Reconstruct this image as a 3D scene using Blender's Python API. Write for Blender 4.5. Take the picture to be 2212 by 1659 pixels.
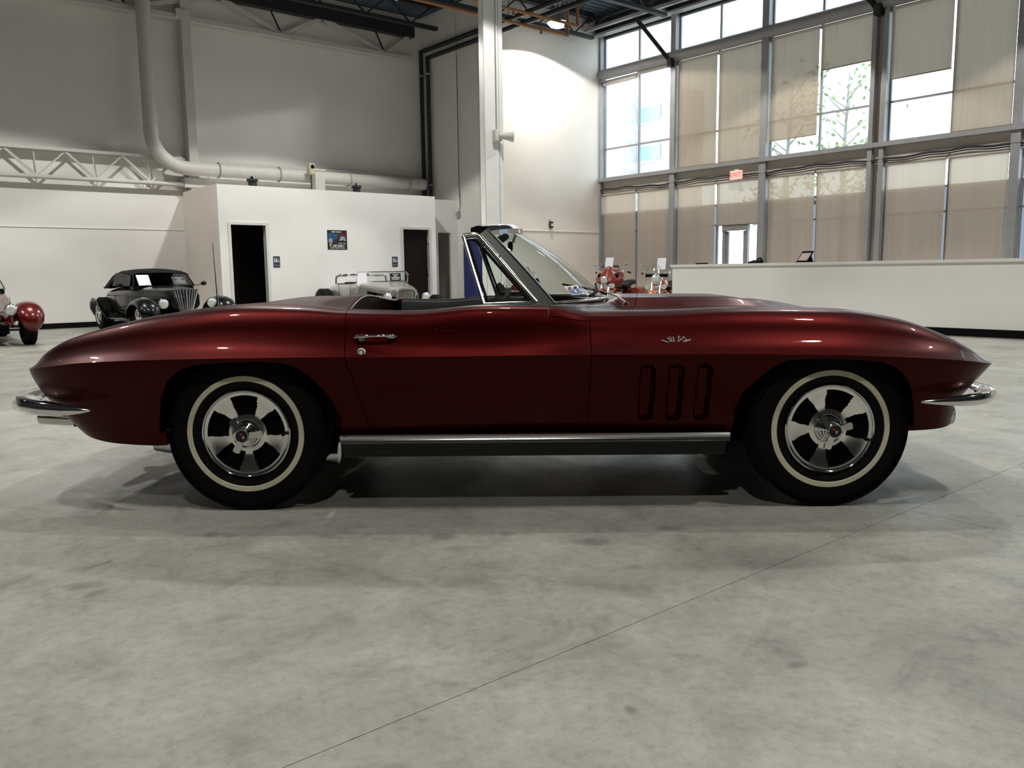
import bpy, bmesh, math, random
from mathutils import Vector, Matrix
random.seed(7)
PI = math.pi
for o in list(bpy.data.objects):
    bpy.data.objects.remove(o, do_unlink=True)
SC = bpy.context.scene
COL = SC.collection

# ------------------------------------------------------------------ camera
F_PX, PITCH, ROLL, YAW, ROOM_A = 1792.18, 0.1333528, -0.01246872, 0.01926368, 0.87691367
CAM = Vector((-0.0315, -4.2828, 1.0104))
_fw = Vector((0, math.cos(PITCH), -math.sin(PITCH)))
_up = Vector((0, math.sin(PITCH), math.cos(PITCH)))
_rt = Vector((1, 0, 0))
_r2 = _rt * math.cos(ROLL) + _up * math.sin(ROLL)
_u2 = _up * math.cos(ROLL) - _rt * math.sin(ROLL)
_ry = Matrix.Rotation(YAW, 3, 'Z')
RT, UPV, FW = _ry @ _r2, _ry @ _u2, _ry @ _fw
cam_data = bpy.data.cameras.new('camera')
cam = bpy.data.objects.new('camera', cam_data)
COL.objects.link(cam)
cam_data.sensor_fit = 'HORIZONTAL'
cam_data.sensor_width = 36.0
cam_data.lens = F_PX / 2212.0 * 36.0
cam_data.clip_end = 300
m3 = Matrix((RT, UPV, -FW)).transposed()
cam.matrix_world = Matrix.Translation(CAM) @ m3.to_4x4()
SC.camera = cam

# ------------------------------------------------------------------ world, exposure
SKY_STRENGTH = 3.0
LAMP_POWER = 500.0
LAMP_COLOR = (1.0, 0.985, 0.925)
w = bpy.data.worlds.new('overcast_sky')
SC.world = w
w.use_nodes = True
w.node_tree.nodes['Background'].inputs[0].default_value = (0.80, 0.91, 1.0, 1)
w.node_tree.nodes['Background'].inputs[1].default_value = SKY_STRENGTH
SC.view_settings.view_transform = 'Standard'
SC.view_settings.look = 'None'
SC.view_settings.gamma = 1.0
SC.view_settings.use_curve_mapping = False
SC.view_settings.exposure = 0.32

# ------------------------------------------------------------------ room frame: u runs along the left wall, v along the window wall
RU = _ry @ Vector((math.sin(ROOM_A), math.cos(ROOM_A), 0))
RV = _ry @ Vector((-math.cos(ROOM_A), math.sin(ROOM_A), 0))
RZ = math.atan2(RU.y, RU.x)
def W(u, v, z=0.0):
    return RU * u + RV * v + Vector((0, 0, z))
def ray(x, y):
    return FW + RT * ((x - 1106.0) / F_PX) - UPV * ((y - 829.5) / F_PX)
def on_u(x, y, u):
    d = ray(x, y); p = CAM + d * ((u - CAM.dot(RU)) / d.dot(RU)); return (p.dot(RV), p.z)
def on_v(x, y, v):
    d = ray(x, y); p = CAM + d * ((v - CAM.dot(RV)) / d.dot(RV)); return (p.dot(RU), p.z)

# ------------------------------------------------------------------ mesh helpers
class MB:
    def __init__(s):
        s.v = []; s.f = []
    def add(s, vs, fs):
        b = len(s.v); s.v += [tuple(p) for p in vs]; s.f += [tuple(i + b for i in f) for f in fs]; return s
    def hexa(s, p):
        return s.add(p, [(0, 3, 2, 1), (4, 5, 6, 7), (0, 1, 5, 4), (1, 2, 6, 5), (2, 3, 7, 6), (3, 0, 4, 7)])
    def box(s, x0, x1, y0, y1, z0, z1):
        if x0 > x1: x0, x1 = x1, x0
        if y0 > y1: y0, y1 = y1, y0
        if z0 > z1: z0, z1 = z1, z0
        return s.hexa([(x0, y0, z0), (x1, y0, z0), (x1, y1, z0), (x0, y1, z0), (x0, y0, z1), (x1, y0, z1), (x1, y1, z1), (x0, y1, z1)])
    def rbox(s, x0, x1, y0, y1, z0, z1, r=0.02, n=3):
        """box with rounded edges (superellipsoid-like, from a bevelled cube)"""
        bm = bmesh.new(); bmesh.ops.create_cube(bm, size=1)
        for q in bm.verts:
            q.co = Vector(((x0 + x1) / 2 + q.co.x * (x1 - x0), (y0 + y1) / 2 + q.co.y * (y1 - y0), (z0 + z1) / 2 + q.co.z * (z1 - z0)))
        bmesh.ops.bevel(bm, geom=bm.edges[:], offset=r, segments=n, affect='EDGES', profile=0.5)
        return s.frombm(bm)
    def frombm(s, bm):
        bm.verts.index_update()
        s.add([q.co.copy() for q in bm.verts], [[q.index for q in f.verts] for f in bm.faces]); bm.free(); return s
    def beam(s, a, b, wx, wy, upv=(0, 0, 1)):
        a, b = Vector(a), Vector(b); d = (b - a).normalized(); up = Vector(upv)
        if abs(d.dot(up)) > 0.98: up = Vector((1, 0, 0))
        x = d.cross(up).normalized() * (wx / 2); y = x.cross(d).normalized() * (wy / 2)
        return s.hexa([a - x - y, a + x - y, a + x + y, a - x + y, b - x - y, b + x - y, b + x + y, b - x + y])
    def tube(s, pts, r, n=8, closed=False, cap=True, flat=1.0, upv=None):
        pts = [Vector(p) for p in pts]; m = len(pts); rings = []
        rr = r if isinstance(r, (list, tuple)) else [r] * m
        prev = None
        for i, p in enumerate(pts):
            a = pts[(i - 1) % m] if (closed or i > 0) else p; b = pts[(i + 1) % m] if (closed or i < m - 1) else p
            d = (b - a).normalized()
            if upv is not None:
                x = d.cross(Vector(upv)).normalized()
            elif prev is None:
                q = Vector((0, 0, 1)) if abs(d.z) < 0.9 else Vector((1, 0, 0)); x = d.cross(q).normalized()
            else:
                x = (prev - d * prev.dot(d)).normalized()
            prev = x; y = d.cross(x).normalized()
            rings.append([p + (x * math.cos(2 * PI * k / n) + y * math.sin(2 * PI * k / n) * flat) * rr[i] for k in range(n)])
        vs = [q for rg in rings for q in rg]; fs = []
        L = m if closed else m - 1
        for i in range(L):
            j = (i + 1) % m
            for k in range(n):
                fs.append((i * n + k, i * n + (k + 1) % n, j * n + (k + 1) % n, j * n + k))
        if cap and not closed:
            fs.append(tuple(range(n - 1, -1, -1))); fs.append(tuple((m - 1) * n + k for k in range(n)))
        return s.add(vs, fs)
    def lathe(s, prof, n=32, axis='z', c=(0, 0, 0), a0=0.0, a1=2 * PI):
        """prof: (radius, height) pairs"""
        full = abs(a1 - a0 - 2 * PI) < 1e-6; cols = n if full else n + 1
        vs = []
        for k in range(cols):
            t = a0 + (a1 - a0) * k / n
            for r, h in prof:
                x, y = r * math.cos(t), r * math.sin(t)
                p = {'z': (x, y, h), 'y': (x, h, y), 'x': (h, x, y)}[axis]
                vs.append((p[0] + c[0], p[1] + c[1], p[2] + c[2]))
        m = len(prof); fs = []
        for k in range(n):
            j = (k + 1) % cols
            for i in range(m - 1):
                fs.append((k * m + i, j * m + i, j * m + i + 1, k * m + i + 1))
        return s.add(vs, fs)
    def grid(s, rows, closed=False):
        n = len(rows[0]); vs = [p for r in rows for p in r]; fs = []
        for i in range(len(rows) - 1):
            for k in range(n if closed else n - 1):
                j = (k + 1) % n
                fs.append((i * n + k, i * n + j, (i + 1) * n + j, (i + 1) * n + k))
        return s.add(vs, fs)
    def loft(s, rings):
        """closed rings with capped ends"""
        s.grid(rings, True); b = len(s.v) - len(rings) * len(rings[0]); n = len(rings[0])
        s.f.append(tuple(b + k for k in range(n - 1, -1, -1))); s.f.append(tuple(b + (len(rings) - 1) * n + k for k in range(n))); return s
    def prism(s, poly, a, b, plane='xz'):
        f = {'xz': lambda p, h: (p[0], h, p[1]), 'xy': lambda p, h: (p[0], p[1], h), 'yz': lambda p, h: (h, p[0], p[1])}[plane]
        n = len(poly); vs = [f(p, a) for p in poly] + [f(p, b) for p in poly]
        fs = [tuple(range(n)), tuple(range(2 * n - 1, n - 1, -1))] + [(i, (i + 1) % n, n + (i + 1) % n, n + i) for i in range(n)]
        return s.add(vs, fs)
    def sphere(s, c, r, nu=16, nv=10, sc=(1, 1, 1)):
        vs = []; fs = []
        for i in range(nv + 1):
            a = PI * i / nv
            for k in range(nu):
                t = 2 * PI * k / nu
                vs.append((c[0] + r * sc[0] * math.sin(a) * math.cos(t), c[1] + r * sc[1] * math.sin(a) * math.sin(t), c[2] + r * sc[2] * math.cos(a)))
        for i in range(nv):
            for k in range(nu):
                fs.append((i * nu + k, (i + 1) * nu + k, (i + 1) * nu + (k + 1) % nu, i * nu + (k + 1) % nu))
        return s.add(vs, fs)
    def mesh(s, name, smooth=None, recalc=True, weld=1e-5):
        me = bpy.data.meshes.new(name); me.from_pydata(s.v, [], s.f)
        bm = bmesh.new(); bm.from_mesh(me)
        if weld: bmesh.ops.remove_doubles(bm, verts=bm.verts[:], dist=weld)
        if recalc: bmesh.ops.recalc_face_normals(bm, faces=bm.faces[:])
        bm.to_mesh(me); bm.free()
        if smooth is not None:
            me.polygons.foreach_set('use_smooth', [True] * len(me.polygons))
            me.set_sharp_from_angle(angle=math.radians(smooth))
        return me
    def build(s, name, mat, parent=None, smooth=None, loc=None, rz=0.0, **kw):
        me = s.mesh(name, smooth, **kw); o = bpy.data.objects.new(name, me); COL.objects.link(o)
        if mat: me.materials.append(mat)
        if parent: o.parent = parent
        if loc is not None: o.location = loc
        if rz: o.rotation_euler.z = rz
        return o
def B(*a):
    return MB().box(*a)
def tag(o, label=None, cat=None, group=None, kind=None):
    if label: o['label'] = label
    if cat: o['category'] = cat
    if group: o['group'] = group
    if kind: o['kind'] = kind
    return o
def thing(name, label, cat, loc=(0, 0, 0), rz=0.0, group=None):
    o = bpy.data.objects.new(name, None); COL.objects.link(o); o.location = loc; o.rotation_euler.z = rz
    o.empty_display_size = 0.1
    return tag(o, label, cat, group)
def rthing(name, label, cat, u, v, z=0.0, group=None, rz=0.0):
    return thing(name, label, cat, W(u, v, z), RZ + rz, group)
def struct(name, mb, mat, parent=None, **kw):
    o = mb.build(name, mat, parent, rz=0 if parent else RZ, **kw)
    if not parent: o['kind'] = 'structure'
    return o
def sroot(name):
    o = bpy.data.objects.new(name, None); COL.objects.link(o); o.rotation_euler.z = RZ; o['kind'] = 'structure'; return o
def copy_tree(o, parent=None):
    c = o.copy(); COL.objects.link(c); c.parent = parent
    for ch in o.children: copy_tree(ch, c)
    return c
def pchip(xs, ys):
    n = len(xs); h = [xs[i + 1] - xs[i] for i in range(n - 1)]; d = [(ys[i + 1] - ys[i]) / h[i] for i in range(n - 1)]
    m = [0.0] * n; m[0] = d[0]; m[-1] = d[-1]
    for i in range(1, n - 1):
        if d[i - 1] * d[i] > 0:
            w1, w2 = 2 * h[i] + h[i - 1], h[i] + 2 * h[i - 1]; m[i] = (w1 + w2) / (w1 / d[i - 1] + w2 / d[i])
    def f(x):
        if x <= xs[0]: return ys[0]
        if x >= xs[-1]: return ys[-1]
        lo, hi = 0, n - 1
        while hi - lo > 1:
            k = (lo + hi) // 2
            if xs[k] <= x: lo = k
            else: hi = k
        t = (x - xs[lo]) / h[lo]
        return (ys[lo] * (1 + 2 * t) * (1 - t) ** 2 + h[lo] * m[lo] * t * (1 - t) ** 2 + ys[hi] * t * t * (3 - 2 * t) + h[lo] * m[hi] * t * t * (t - 1))
    return f
def sstep(a, b, x):
    t = min(1, max(0, (x - a) / (b - a))); return t * t * (3 - 2 * t)

# ------------------------------------------------------------------ materials
def nt(name):
    m = bpy.data.materials.new(name); m.use_nodes = True
    t = m.node_tree; return m, t, t.nodes['Principled BSDF']
def mat(name, col, rough=0.5, metal=0.0, coat=0.0, var=0.06, scale=6.0, bump=0.0, spec=0.5, bscale=None, emit=None, estr=0.0, coat_rough=0.03):
    m, t, p = nt(name)
    c = (*col, 1)
    p.inputs['Roughness'].default_value = rough; p.inputs['Metallic'].default_value = metal
    p.inputs['Coat Weight'].default_value = coat; p.inputs['Coat Roughness'].default_value = coat_rough
    p.inputs['Specular IOR Level'].default_value = spec
    if var > 0 or bump > 0:
        tc = t.nodes.new('ShaderNodeTexCoord'); nz = t.nodes.new('ShaderNodeTexNoise')
        nz.inputs['Scale'].default_value = scale; nz.inputs['Detail'].default_value = 4
        t.links.new(tc.outputs['Object'], nz.inputs['Vector'])
        rp = t.nodes.new('ShaderNodeValToRGB')
        rp.color_ramp.elements[0].position = 0.3; rp.color_ramp.elements[1].position = 0.7
        rp.color_ramp.elements[0].color = (*[max(0, x * (1 - var)) for x in col], 1); rp.color_ramp.elements[1].color = (*[min(1, x * (1 + var)) for x in col], 1)
        t.links.new(nz.outputs['Fac'], rp.inputs['Fac']); t.links.new(rp.outputs['Color'], p.inputs['Base Color'])
        if bump > 0:
            n2 = t.nodes.new('ShaderNodeTexNoise'); n2.inputs['Scale'].default_value = bscale or scale * 8
            t.links.new(tc.outputs['Object'], n2.inputs['Vector'])
            b = t.nodes.new('ShaderNodeBump'); b.inputs['Strength'].default_value = bump; b.inputs['Distance'].default_value = 0.01
            t.links.new(n2.outputs['Fac'], b.inputs['Height']); t.links.new(b.outputs['Normal'], p.inputs['Normal'])
    else:
        p.inputs['Base Color'].default_value = c
    if emit:
        p.inputs['Emission Color'].default_value = (*emit, 1); p.inputs['Emission Strength'].default_value = estr
    return m
def glass_mat(name, tint=(0.9, 0.95, 0.94), refl=0.08, rough=0.0, ior=0.5):
    m = bpy.data.materials.new(name); m.use_nodes = True; t = m.node_tree; t.nodes.clear()
    o = t.nodes.new('ShaderNodeOutputMaterial'); tr = t.nodes.new('ShaderNodeBsdfTransparent'); gl = t.nodes.new('ShaderNodeBsdfGlossy')
    lw = t.nodes.new('ShaderNodeLayerWeight'); mx = t.nodes.new('ShaderNodeMixShader')
    tr.inputs['Color'].default_value = (*tint, 1); gl.inputs['Roughness'].default_value = rough
    pw = t.nodes.new('ShaderNodeMath'); pw.operation = 'POWER'; pw.inputs[1].default_value = 5.0; t.links.new(lw.outputs['Facing'], pw.inputs[0])
    ad = t.nodes.new('ShaderNodeMath'); ad.operation = 'MULTIPLY_ADD'; ad.inputs[1].default_value = ior; ad.inputs[2].default_value = refl; ad.use_clamp = True
    t.links.new(pw.outputs[0], ad.inputs[0]); t.links.new(ad.outputs[0], mx.inputs['Fac'])
    t.links.new(tr.outputs[0], mx.inputs[1]); t.links.new(gl.outputs[0], mx.inputs[2]); t.links.new(mx.outputs[0], o.inputs['Surface'])
    return m
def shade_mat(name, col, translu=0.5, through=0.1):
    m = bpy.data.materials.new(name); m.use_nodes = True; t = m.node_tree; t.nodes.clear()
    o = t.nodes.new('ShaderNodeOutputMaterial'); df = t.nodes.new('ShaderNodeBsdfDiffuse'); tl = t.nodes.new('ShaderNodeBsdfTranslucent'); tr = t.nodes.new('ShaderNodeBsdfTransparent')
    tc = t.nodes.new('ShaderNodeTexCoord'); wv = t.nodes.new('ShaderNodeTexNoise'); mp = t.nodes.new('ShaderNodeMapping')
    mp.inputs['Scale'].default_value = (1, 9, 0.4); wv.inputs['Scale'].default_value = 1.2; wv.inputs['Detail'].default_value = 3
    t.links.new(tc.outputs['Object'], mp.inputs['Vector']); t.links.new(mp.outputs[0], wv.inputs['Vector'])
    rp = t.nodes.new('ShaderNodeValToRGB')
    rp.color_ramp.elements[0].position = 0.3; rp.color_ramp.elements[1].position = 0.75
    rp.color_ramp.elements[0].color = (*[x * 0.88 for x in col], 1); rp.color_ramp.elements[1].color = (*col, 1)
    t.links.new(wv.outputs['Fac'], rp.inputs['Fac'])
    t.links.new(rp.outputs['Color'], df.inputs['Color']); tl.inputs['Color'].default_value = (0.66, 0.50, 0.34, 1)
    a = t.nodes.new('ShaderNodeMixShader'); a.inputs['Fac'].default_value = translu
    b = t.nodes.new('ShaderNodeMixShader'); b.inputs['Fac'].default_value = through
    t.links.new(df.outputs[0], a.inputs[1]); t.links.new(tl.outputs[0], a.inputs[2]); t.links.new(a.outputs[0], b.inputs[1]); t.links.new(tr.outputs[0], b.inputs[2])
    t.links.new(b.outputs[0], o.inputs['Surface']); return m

def floor_mat():
    m, t, p = nt('polished_concrete'); N = t.nodes; L = t.links
    tc = N.new('ShaderNodeTexCoord')
    def noise(scale, detail=5, sx=1, sy=1, rot=0.0, dist=0.0, rough=0.55):
        mp = N.new('ShaderNodeMapping'); mp.inputs['Scale'].default_value = (sx, sy, 1); mp.inputs['Rotation'].default_value = (0, 0, rot)
        nz = N.new('ShaderNodeTexNoise'); nz.inputs['Scale'].default_value = scale; nz.inputs['Detail'].default_value = detail; nz.inputs['Distortion'].default_value = dist; nz.inputs['Roughness'].default_value = rough
        L.new(tc.outputs['Object'], mp.inputs['Vector']); L.new(mp.outputs[0], nz.inputs['Vector']); return nz.outputs['Fac']
    def ramp(fac, stops):
        r = N.new('ShaderNodeValToRGB'); e = r.color_ramp.elements
        e[0].position, e[0].color = stops[0][0], (*stops[0][1], 1); e[1].position, e[1].color = stops[-1][0], (*stops[-1][1], 1)
        for q, c in stops[1:-1]:
            x = e.new(q); x.color = (*c, 1)
        L.new(fac, r.inputs['Fac']); return r.outputs['Color']
    def mixc(mode, fac, a, b):
        x = N.new('ShaderNodeMix'); x.data_type = 'RGBA'; x.blend_type = mode; x.inputs[0].default_value = fac if not hasattr(fac, 'links') else 0
        if hasattr(fac, 'links'): L.new(fac, x.inputs[0])
        L.new(a, x.inputs[6]); L.new(b, x.inputs[7]); return x.outputs[2]
    g = lambda v: (v, v, v)
    base = ramp(noise(0.9, 8, dist=0.3, rough=0.62), [(0.30, (0.22, 0.216, 0.19)), (0.50, (0.29, 0.284, 0.25)), (0.70, (0.335, 0.33, 0.292))])
    patch = ramp(noise(3.2, 9, dist=0.7, rough=0.68), [(0.32, g(0.68)), (0.47, g(0.95)), (0.68, g(1.14))])
    c = mixc('MULTIPLY', 1.0, base, patch)
    fine = ramp(noise(26, 8, rough=0.78), [(0.30, g(0.72)), (0.5, g(1.0)), (0.72, g(1.16))])
    c = mixc('MULTIPLY', 1.0, c, fine)
    blots = ramp(noise(3.7, 2, dist=0.25), [(0.235, g(0.40)), (0.262, g(0.60)), (0.282, g(1.0))])
    c = mixc('MULTIPLY', 0.9, c, blots)
    specks = ramp(noise(75, 2), [(0.185, g(0.35)), (0.21, g(1.0))])
    c = mixc('MULTIPLY', 0.7, c, specks)
    # oil spots and a scuffed swath, each with its own place on the slab
    wn = N.new('ShaderNodeTexNoise'); wn.inputs['Scale'].default_value = 7; wn.inputs['Detail'].default_value = 3
    L.new(tc.outputs['Object'], wn.inputs['Vector'])
    wp = N.new('ShaderNodeVectorMath'); wp.operation = 'MULTIPLY_ADD'; wp.inputs[1].default_value = (0.07, 0.07, 0); L.new(wn.outputs['Color'], wp.inputs[0]); L.new(tc.outputs['Object'], wp.inputs[2])
    for (su, sv, ru, rv, rot, dark, soft) in STAINS:
        mp = N.new('ShaderNodeMapping'); mp.vector_type = 'TEXTURE'; mp.inputs['Location'].default_value = (su + .035, sv + .035, 0); mp.inputs['Scale'].default_value = (ru, rv, 1); mp.inputs['Rotation'].default_value = (0, 0, rot)
        L.new(wp.outputs[0], mp.inputs['Vector'])
        ln = N.new('ShaderNodeVectorMath'); ln.operation = 'LENGTH'; L.new(mp.outputs[0], ln.inputs[0])
        c = mixc('MULTIPLY', 1.0, c, ramp(ln.outputs['Value'], [(0.0, g(dark)), (1.0 - soft, g(dark + (1 - dark) * .25)), (1.0, g(1.0))]))
    L.new(c, p.inputs['Base Color'])
    rr = ramp(noise(1.6, 6, dist=1.0), [(0.3, g(0.32)), (0.7, g(0.55))])
    L.new(rr, p.inputs['Roughness'])
    p.inputs['Specular IOR Level'].default_value = 0.5
    b = N.new('ShaderNodeBump'); b.inputs['Strength'].default_value = 0.08; b.inputs['Distance'].default_value = 0.01
    L.new(noise(5, 6, dist=1.0), b.inputs['Height']); L.new(b.outputs['Normal'], p.inputs['Normal'])
    return m

STAINS = [(-2.23, -.28, .075, .05, -.5, .62, .45), (-2.22, -.38, .06, .03, .3, .66, .45), (-1.72, -.02, .05, .04, 0, .62, .45), (-1.05, -.66, .07, .05, -.6, .62, .45), (-.84, -.80, .05, .04, -.6, .68, .5),
          (-.32, -1.18, .09, .045, -.7, .62, .45), (-.67, -1.08, .09, .05, -.7, .62, .45), (-.98, -2.13, .035, .025, 0, .62, .45), (-1.98, -.86, .06, .03, -.4, .7, .5), (-.75, -1.36, .045, .03, -.7, .74, .5), (-1.10, -.80, .06, .035, -.7, .74, .5),
          (-.55, -1.55, .62, .20, -.35, .74, .55)]
M = {}
M['floor'] = floor_mat()
M['wall'] = mat('painted_white_wall', (0.86, 0.79, 0.725), 0.75, var=0.03, scale=1.2, bump=0.05, bscale=90)
M['wall_grey'] = mat('painted_pale_grey_wall', (0.82, 0.80, 0.77), 0.8, var=0.04, scale=0.8, bump=0.05, bscale=60)
M['box_wall'] = mat('painted_restroom_wall', (0.84, 0.825, 0.80), 0.75, var=0.02, scale=1.5, bump=0.04, bscale=90)
M['half_wall'] = mat('painted_half_wall', (0.90, 0.875, 0.845), 0.75, var=0.02, scale=1.5, bump=0.04, bscale=90)
M['gloom'] = mat('doorway_gloom_colour', (0.010, 0.009, 0.007), 0.7, var=0.1, spec=0.1)  # near-black colour stands in for the gloom inside the restrooms
M['dark_wall'] = mat('wall_darkened_as_unlit', (0.10, 0.095, 0.09), 0.8, var=0.1, scale=0.5)  # colour darkened so these walls read as unlit, not a darker paint
M['deck'] = mat('dark_roof_deck', (0.075, 0.105, 0.145), 0.6, var=0.15, scale=2)
M['black_steel'] = mat('black_painted_steel', (0.018, 0.019, 0.024), 0.5, var=0.1)
M['white_steel'] = mat('white_painted_steel', (0.62, 0.60, 0.565), 0.5, var=0.04)
M['grey_steel'] = mat('grey_painted_steel', (0.34, 0.335, 0.34), 0.42, var=0.06)
M['beige_panel'] = mat('beige_wall_band', (0.60, 0.54, 0.48), 0.7, var=0.03)
M['column_white'] = mat('white_column_paint', (0.92, 0.91, 0.89), 0.6, var=0.02)
M['base_black'] = mat('black_rubber_baseboard', (0.004, 0.004, 0.006), 0.6, var=0.1, spec=0.1)
M['copper'] = mat('rusty_orange_pipe', (0.33, 0.14, 0.05), 0.55, var=0.25, scale=3)
M['glass'] = glass_mat('window_glass', (0.93, 0.97, 0.97), 0.02)
M['glass_tint'] = glass_mat('tinted_lower_glass', (0.33, 0.34, 0.36), 0.02)
M['car_glass'] = glass_mat('windshield_glass', (0.86, 0.90, 0.88), 0.035, ior=0.45)
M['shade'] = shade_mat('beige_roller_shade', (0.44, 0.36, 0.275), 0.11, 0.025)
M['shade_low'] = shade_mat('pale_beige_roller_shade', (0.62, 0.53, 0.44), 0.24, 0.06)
M['chrome'] = mat('polished_chrome', (0.80, 0.80, 0.80), 0.06, 1.0, var=0.0)
M['steel_bright'] = mat('brushed_stainless', (0.70, 0.70, 0.66), 0.16, 1.0, var=0.03)
M['pillar'] = mat('dull_stainless_pillar', (0.36, 0.36, 0.33), 0.3, 1.0, var=0.03)
M['alu'] = mat('cast_aluminium', (0.86, 0.86, 0.82), 0.2, 1.0, var=0.05, scale=20)
M['red'] = mat('deep_red_paint', (0.042, 0.0005, 0.0002), 0.38, 0.8, 0.13, var=0.0, spec=0.2, coat_rough=0.015)
M['rubber'] = mat('tyre_rubber', (0.004, 0.004, 0.004), 0.65, var=0.15, scale=20, bump=0.05, bscale=200, spec=0.12)
M['whitewall'] = mat('cream_whitewall_rubber', (0.66, 0.63, 0.47), 0.6, var=0.04, scale=10)
M['black'] = mat('matt_black', (0.0025, 0.0025, 0.003), 0.7, var=0.0, spec=0.08)
M['gloss_black'] = mat('gloss_black_paint', (0.002, 0.002, 0.003), 0.3, 0, 0.5, var=0.0, spec=0.2)
M['vinyl'] = mat('black_vinyl', (0.004, 0.005, 0.006), 0.5, var=0.1, bump=0.05, spec=0.2)
M['silver'] = mat('silver_paint', (0.36, 0.35, 0.33), 0.3, 0.45, 0.6, var=0.03)
M['orange_red'] = mat('candy_orange_red_paint', (0.20, 0.014, 0.006), 0.3, 0, 0.4, var=0.0)
M['red2'] = mat('candy_red_paint', (0.11, 0.002, 0.003), 0.28, 0.3, 0.5, var=0.0)
M['paper'] = mat('white_paper_sheet', (0.80, 0.79, 0.84), 0.7, var=0.02)
M['sign_black'] = mat('black_sign_board', (0.012, 0.012, 0.016), 0.5, var=0.0)
M['print_white'] = mat('white_print', (0.75, 0.75, 0.75), 0.6, var=0.0)
M['lamp_glass'] = mat('clear_headlamp_lens', (0.70, 0.74, 0.72), 0.08, 0.3, 1.0, var=0.0)
M['amber'] = mat('amber_lens', (0.55, 0.16, 0.02), 0.15, 0, 1.0, var=0.0)
M['blue'] = mat('deep_blue_enamel', (0.004, 0.014, 0.13), 0.35, 0, 0.3, var=0.04)
M['navy'] = mat('navy_sign_plastic', (0.02, 0.032, 0.07), 0.5, var=0.0)
M['wood_dark'] = mat('dark_brown_door_veneer', (0.010, 0.0035, 0.0025), 0.5, var=0.2, scale=3, spec=0.2)
M['white_plastic'] = mat('white_plastic', (0.72, 0.71, 0.68), 0.5, var=0.02)
M['bulb'] = mat('glowing_lamp_lens', (1, 1, 1), 0.4, var=0.0, emit=(1.0, 0.95, 0.86), estr=6.0)
M['reflector'] = mat('spun_aluminium_reflector', (0.55, 0.52, 0.48), 0.3, 0.9, var=0.04)
M['exit'] = mat('lit_exit_sign_red', (0.6, 0.08, 0.05), 0.5, var=0.0, emit=(0.9, 0.10, 0.07), estr=0.7)
M['exit_face'] = mat('lit_exit_sign_face', (0.7, 0.5, 0.45), 0.5, var=0.0, emit=(0.9, 0.6, 0.5), estr=0.45)
M['brick'] = mat('pale_mauve_brick', (0.62, 0.57, 0.60), 0.8, var=0.15, scale=3)
M['teal_glass'] = mat('teal_reflective_glazing', (0.40, 0.60, 0.60), 0.15, 0.2, var=0.1)
M['pavement'] = mat('pale_pavement', (0.40, 0.39, 0.37), 0.8, var=0.1)
M['leaf'] = mat('green_leaf', (0.34, 0.44, 0.20), 0.6, var=0.3)
M['bark'] = mat('grey_bark', (0.36, 0.34, 0.31), 0.8, var=0.2)
# ================================================================== ROOM SHELL  (all in room coordinates u, v, z)
LW_V = 15.61          # left wall plane
GW_U = 9.90           # grey return wall plane
BW_V = 13.00          # bright back wall plane
WW_U = 13.99          # window wall plane
CEIL = 7.58
U0, V0 = -13.0, -13.0
fl = sroot('floor')
fl['kind'] = 'structure'
JU = [U0, -8.59, .61, 9.81, WW_U]
JV = [V0, -10.88, -1.68, 7.52, LW_V + .3]
for a, b in zip(JU[:-1], JU[1:]):
    for c_, d in zip(JV[:-1], JV[1:]):
        B(a + .0012, b - .0012, c_ + .0012, d - .0012, -.12, 0).build('slab', M['floor'], fl)
B(U0, WW_U, V0, LW_V + .3, -.16, -.008).build('joint_filler', M['grey_steel'], fl)
# left wall: thicker below the ledge seam at 3.5 m
struct('wall_left', MB().box(U0, GW_U + .25, LW_V, LW_V + .3, 0, 3.52).box(U0, GW_U + .25, LW_V + .04, LW_V + .3, 3.52, CEIL), M['wall_grey'])
struct('trim_1', B(U0, GW_U, LW_V - .015, LW_V, 2.015, 2.035), M['wall_grey'])
struct('trim_2', B(U0, GW_U, LW_V - .09, LW_V + .04, 3.50, 3.56), M['white_steel'])
struct('baseboard_left', B(U0, 3.50, LW_V - .02, LW_V, 0, .11), M['base_black'])
struct('wall_return', B(GW_U, GW_U + .25, BW_V, LW_V, 0, CEIL), M['wall_grey'])
for i, v in enumerate((14.07,)):
    struct('trim_%d' % (3 + i), B(GW_U - .006, GW_U, v - .008, v + .008, 2.9, 7.3), M['grey_steel'])
# free-standing white boxed column in front of the return wall end
_p = CAM + ray(1067, 600) * 15.2
CU, CV = _p.dot(RU), _p.dot(RV)
struct('trim_4', B(CU - .215, CU + .215, CV - .065, CV + .065, 0, CEIL), M['column_white'])
struct('trim_5', MB().box(CU + .115, CU + .122, CV - .069, CV - .065, 0, CEIL).box(CU - .215, CU - .208, CV - .069, CV - .065, 0, CEIL), M['grey_steel'])
struct('wall_back', MB().box(GW_U, WW_U, BW_V, BW_V + .25, 0, CEIL), M['wall'])
struct('trim_6', B(GW_U, WW_U, BW_V - .015, BW_V, 2.06, 2.08), M['wall'])
struct('wall_near', B(U0, WW_U, V0 - .3, V0, 0, CEIL), M['dark_wall'])
struct('wall_far_left', B(U0 - .3, U0, V0, LW_V, 0, CEIL), M['dark_wall'])

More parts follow.
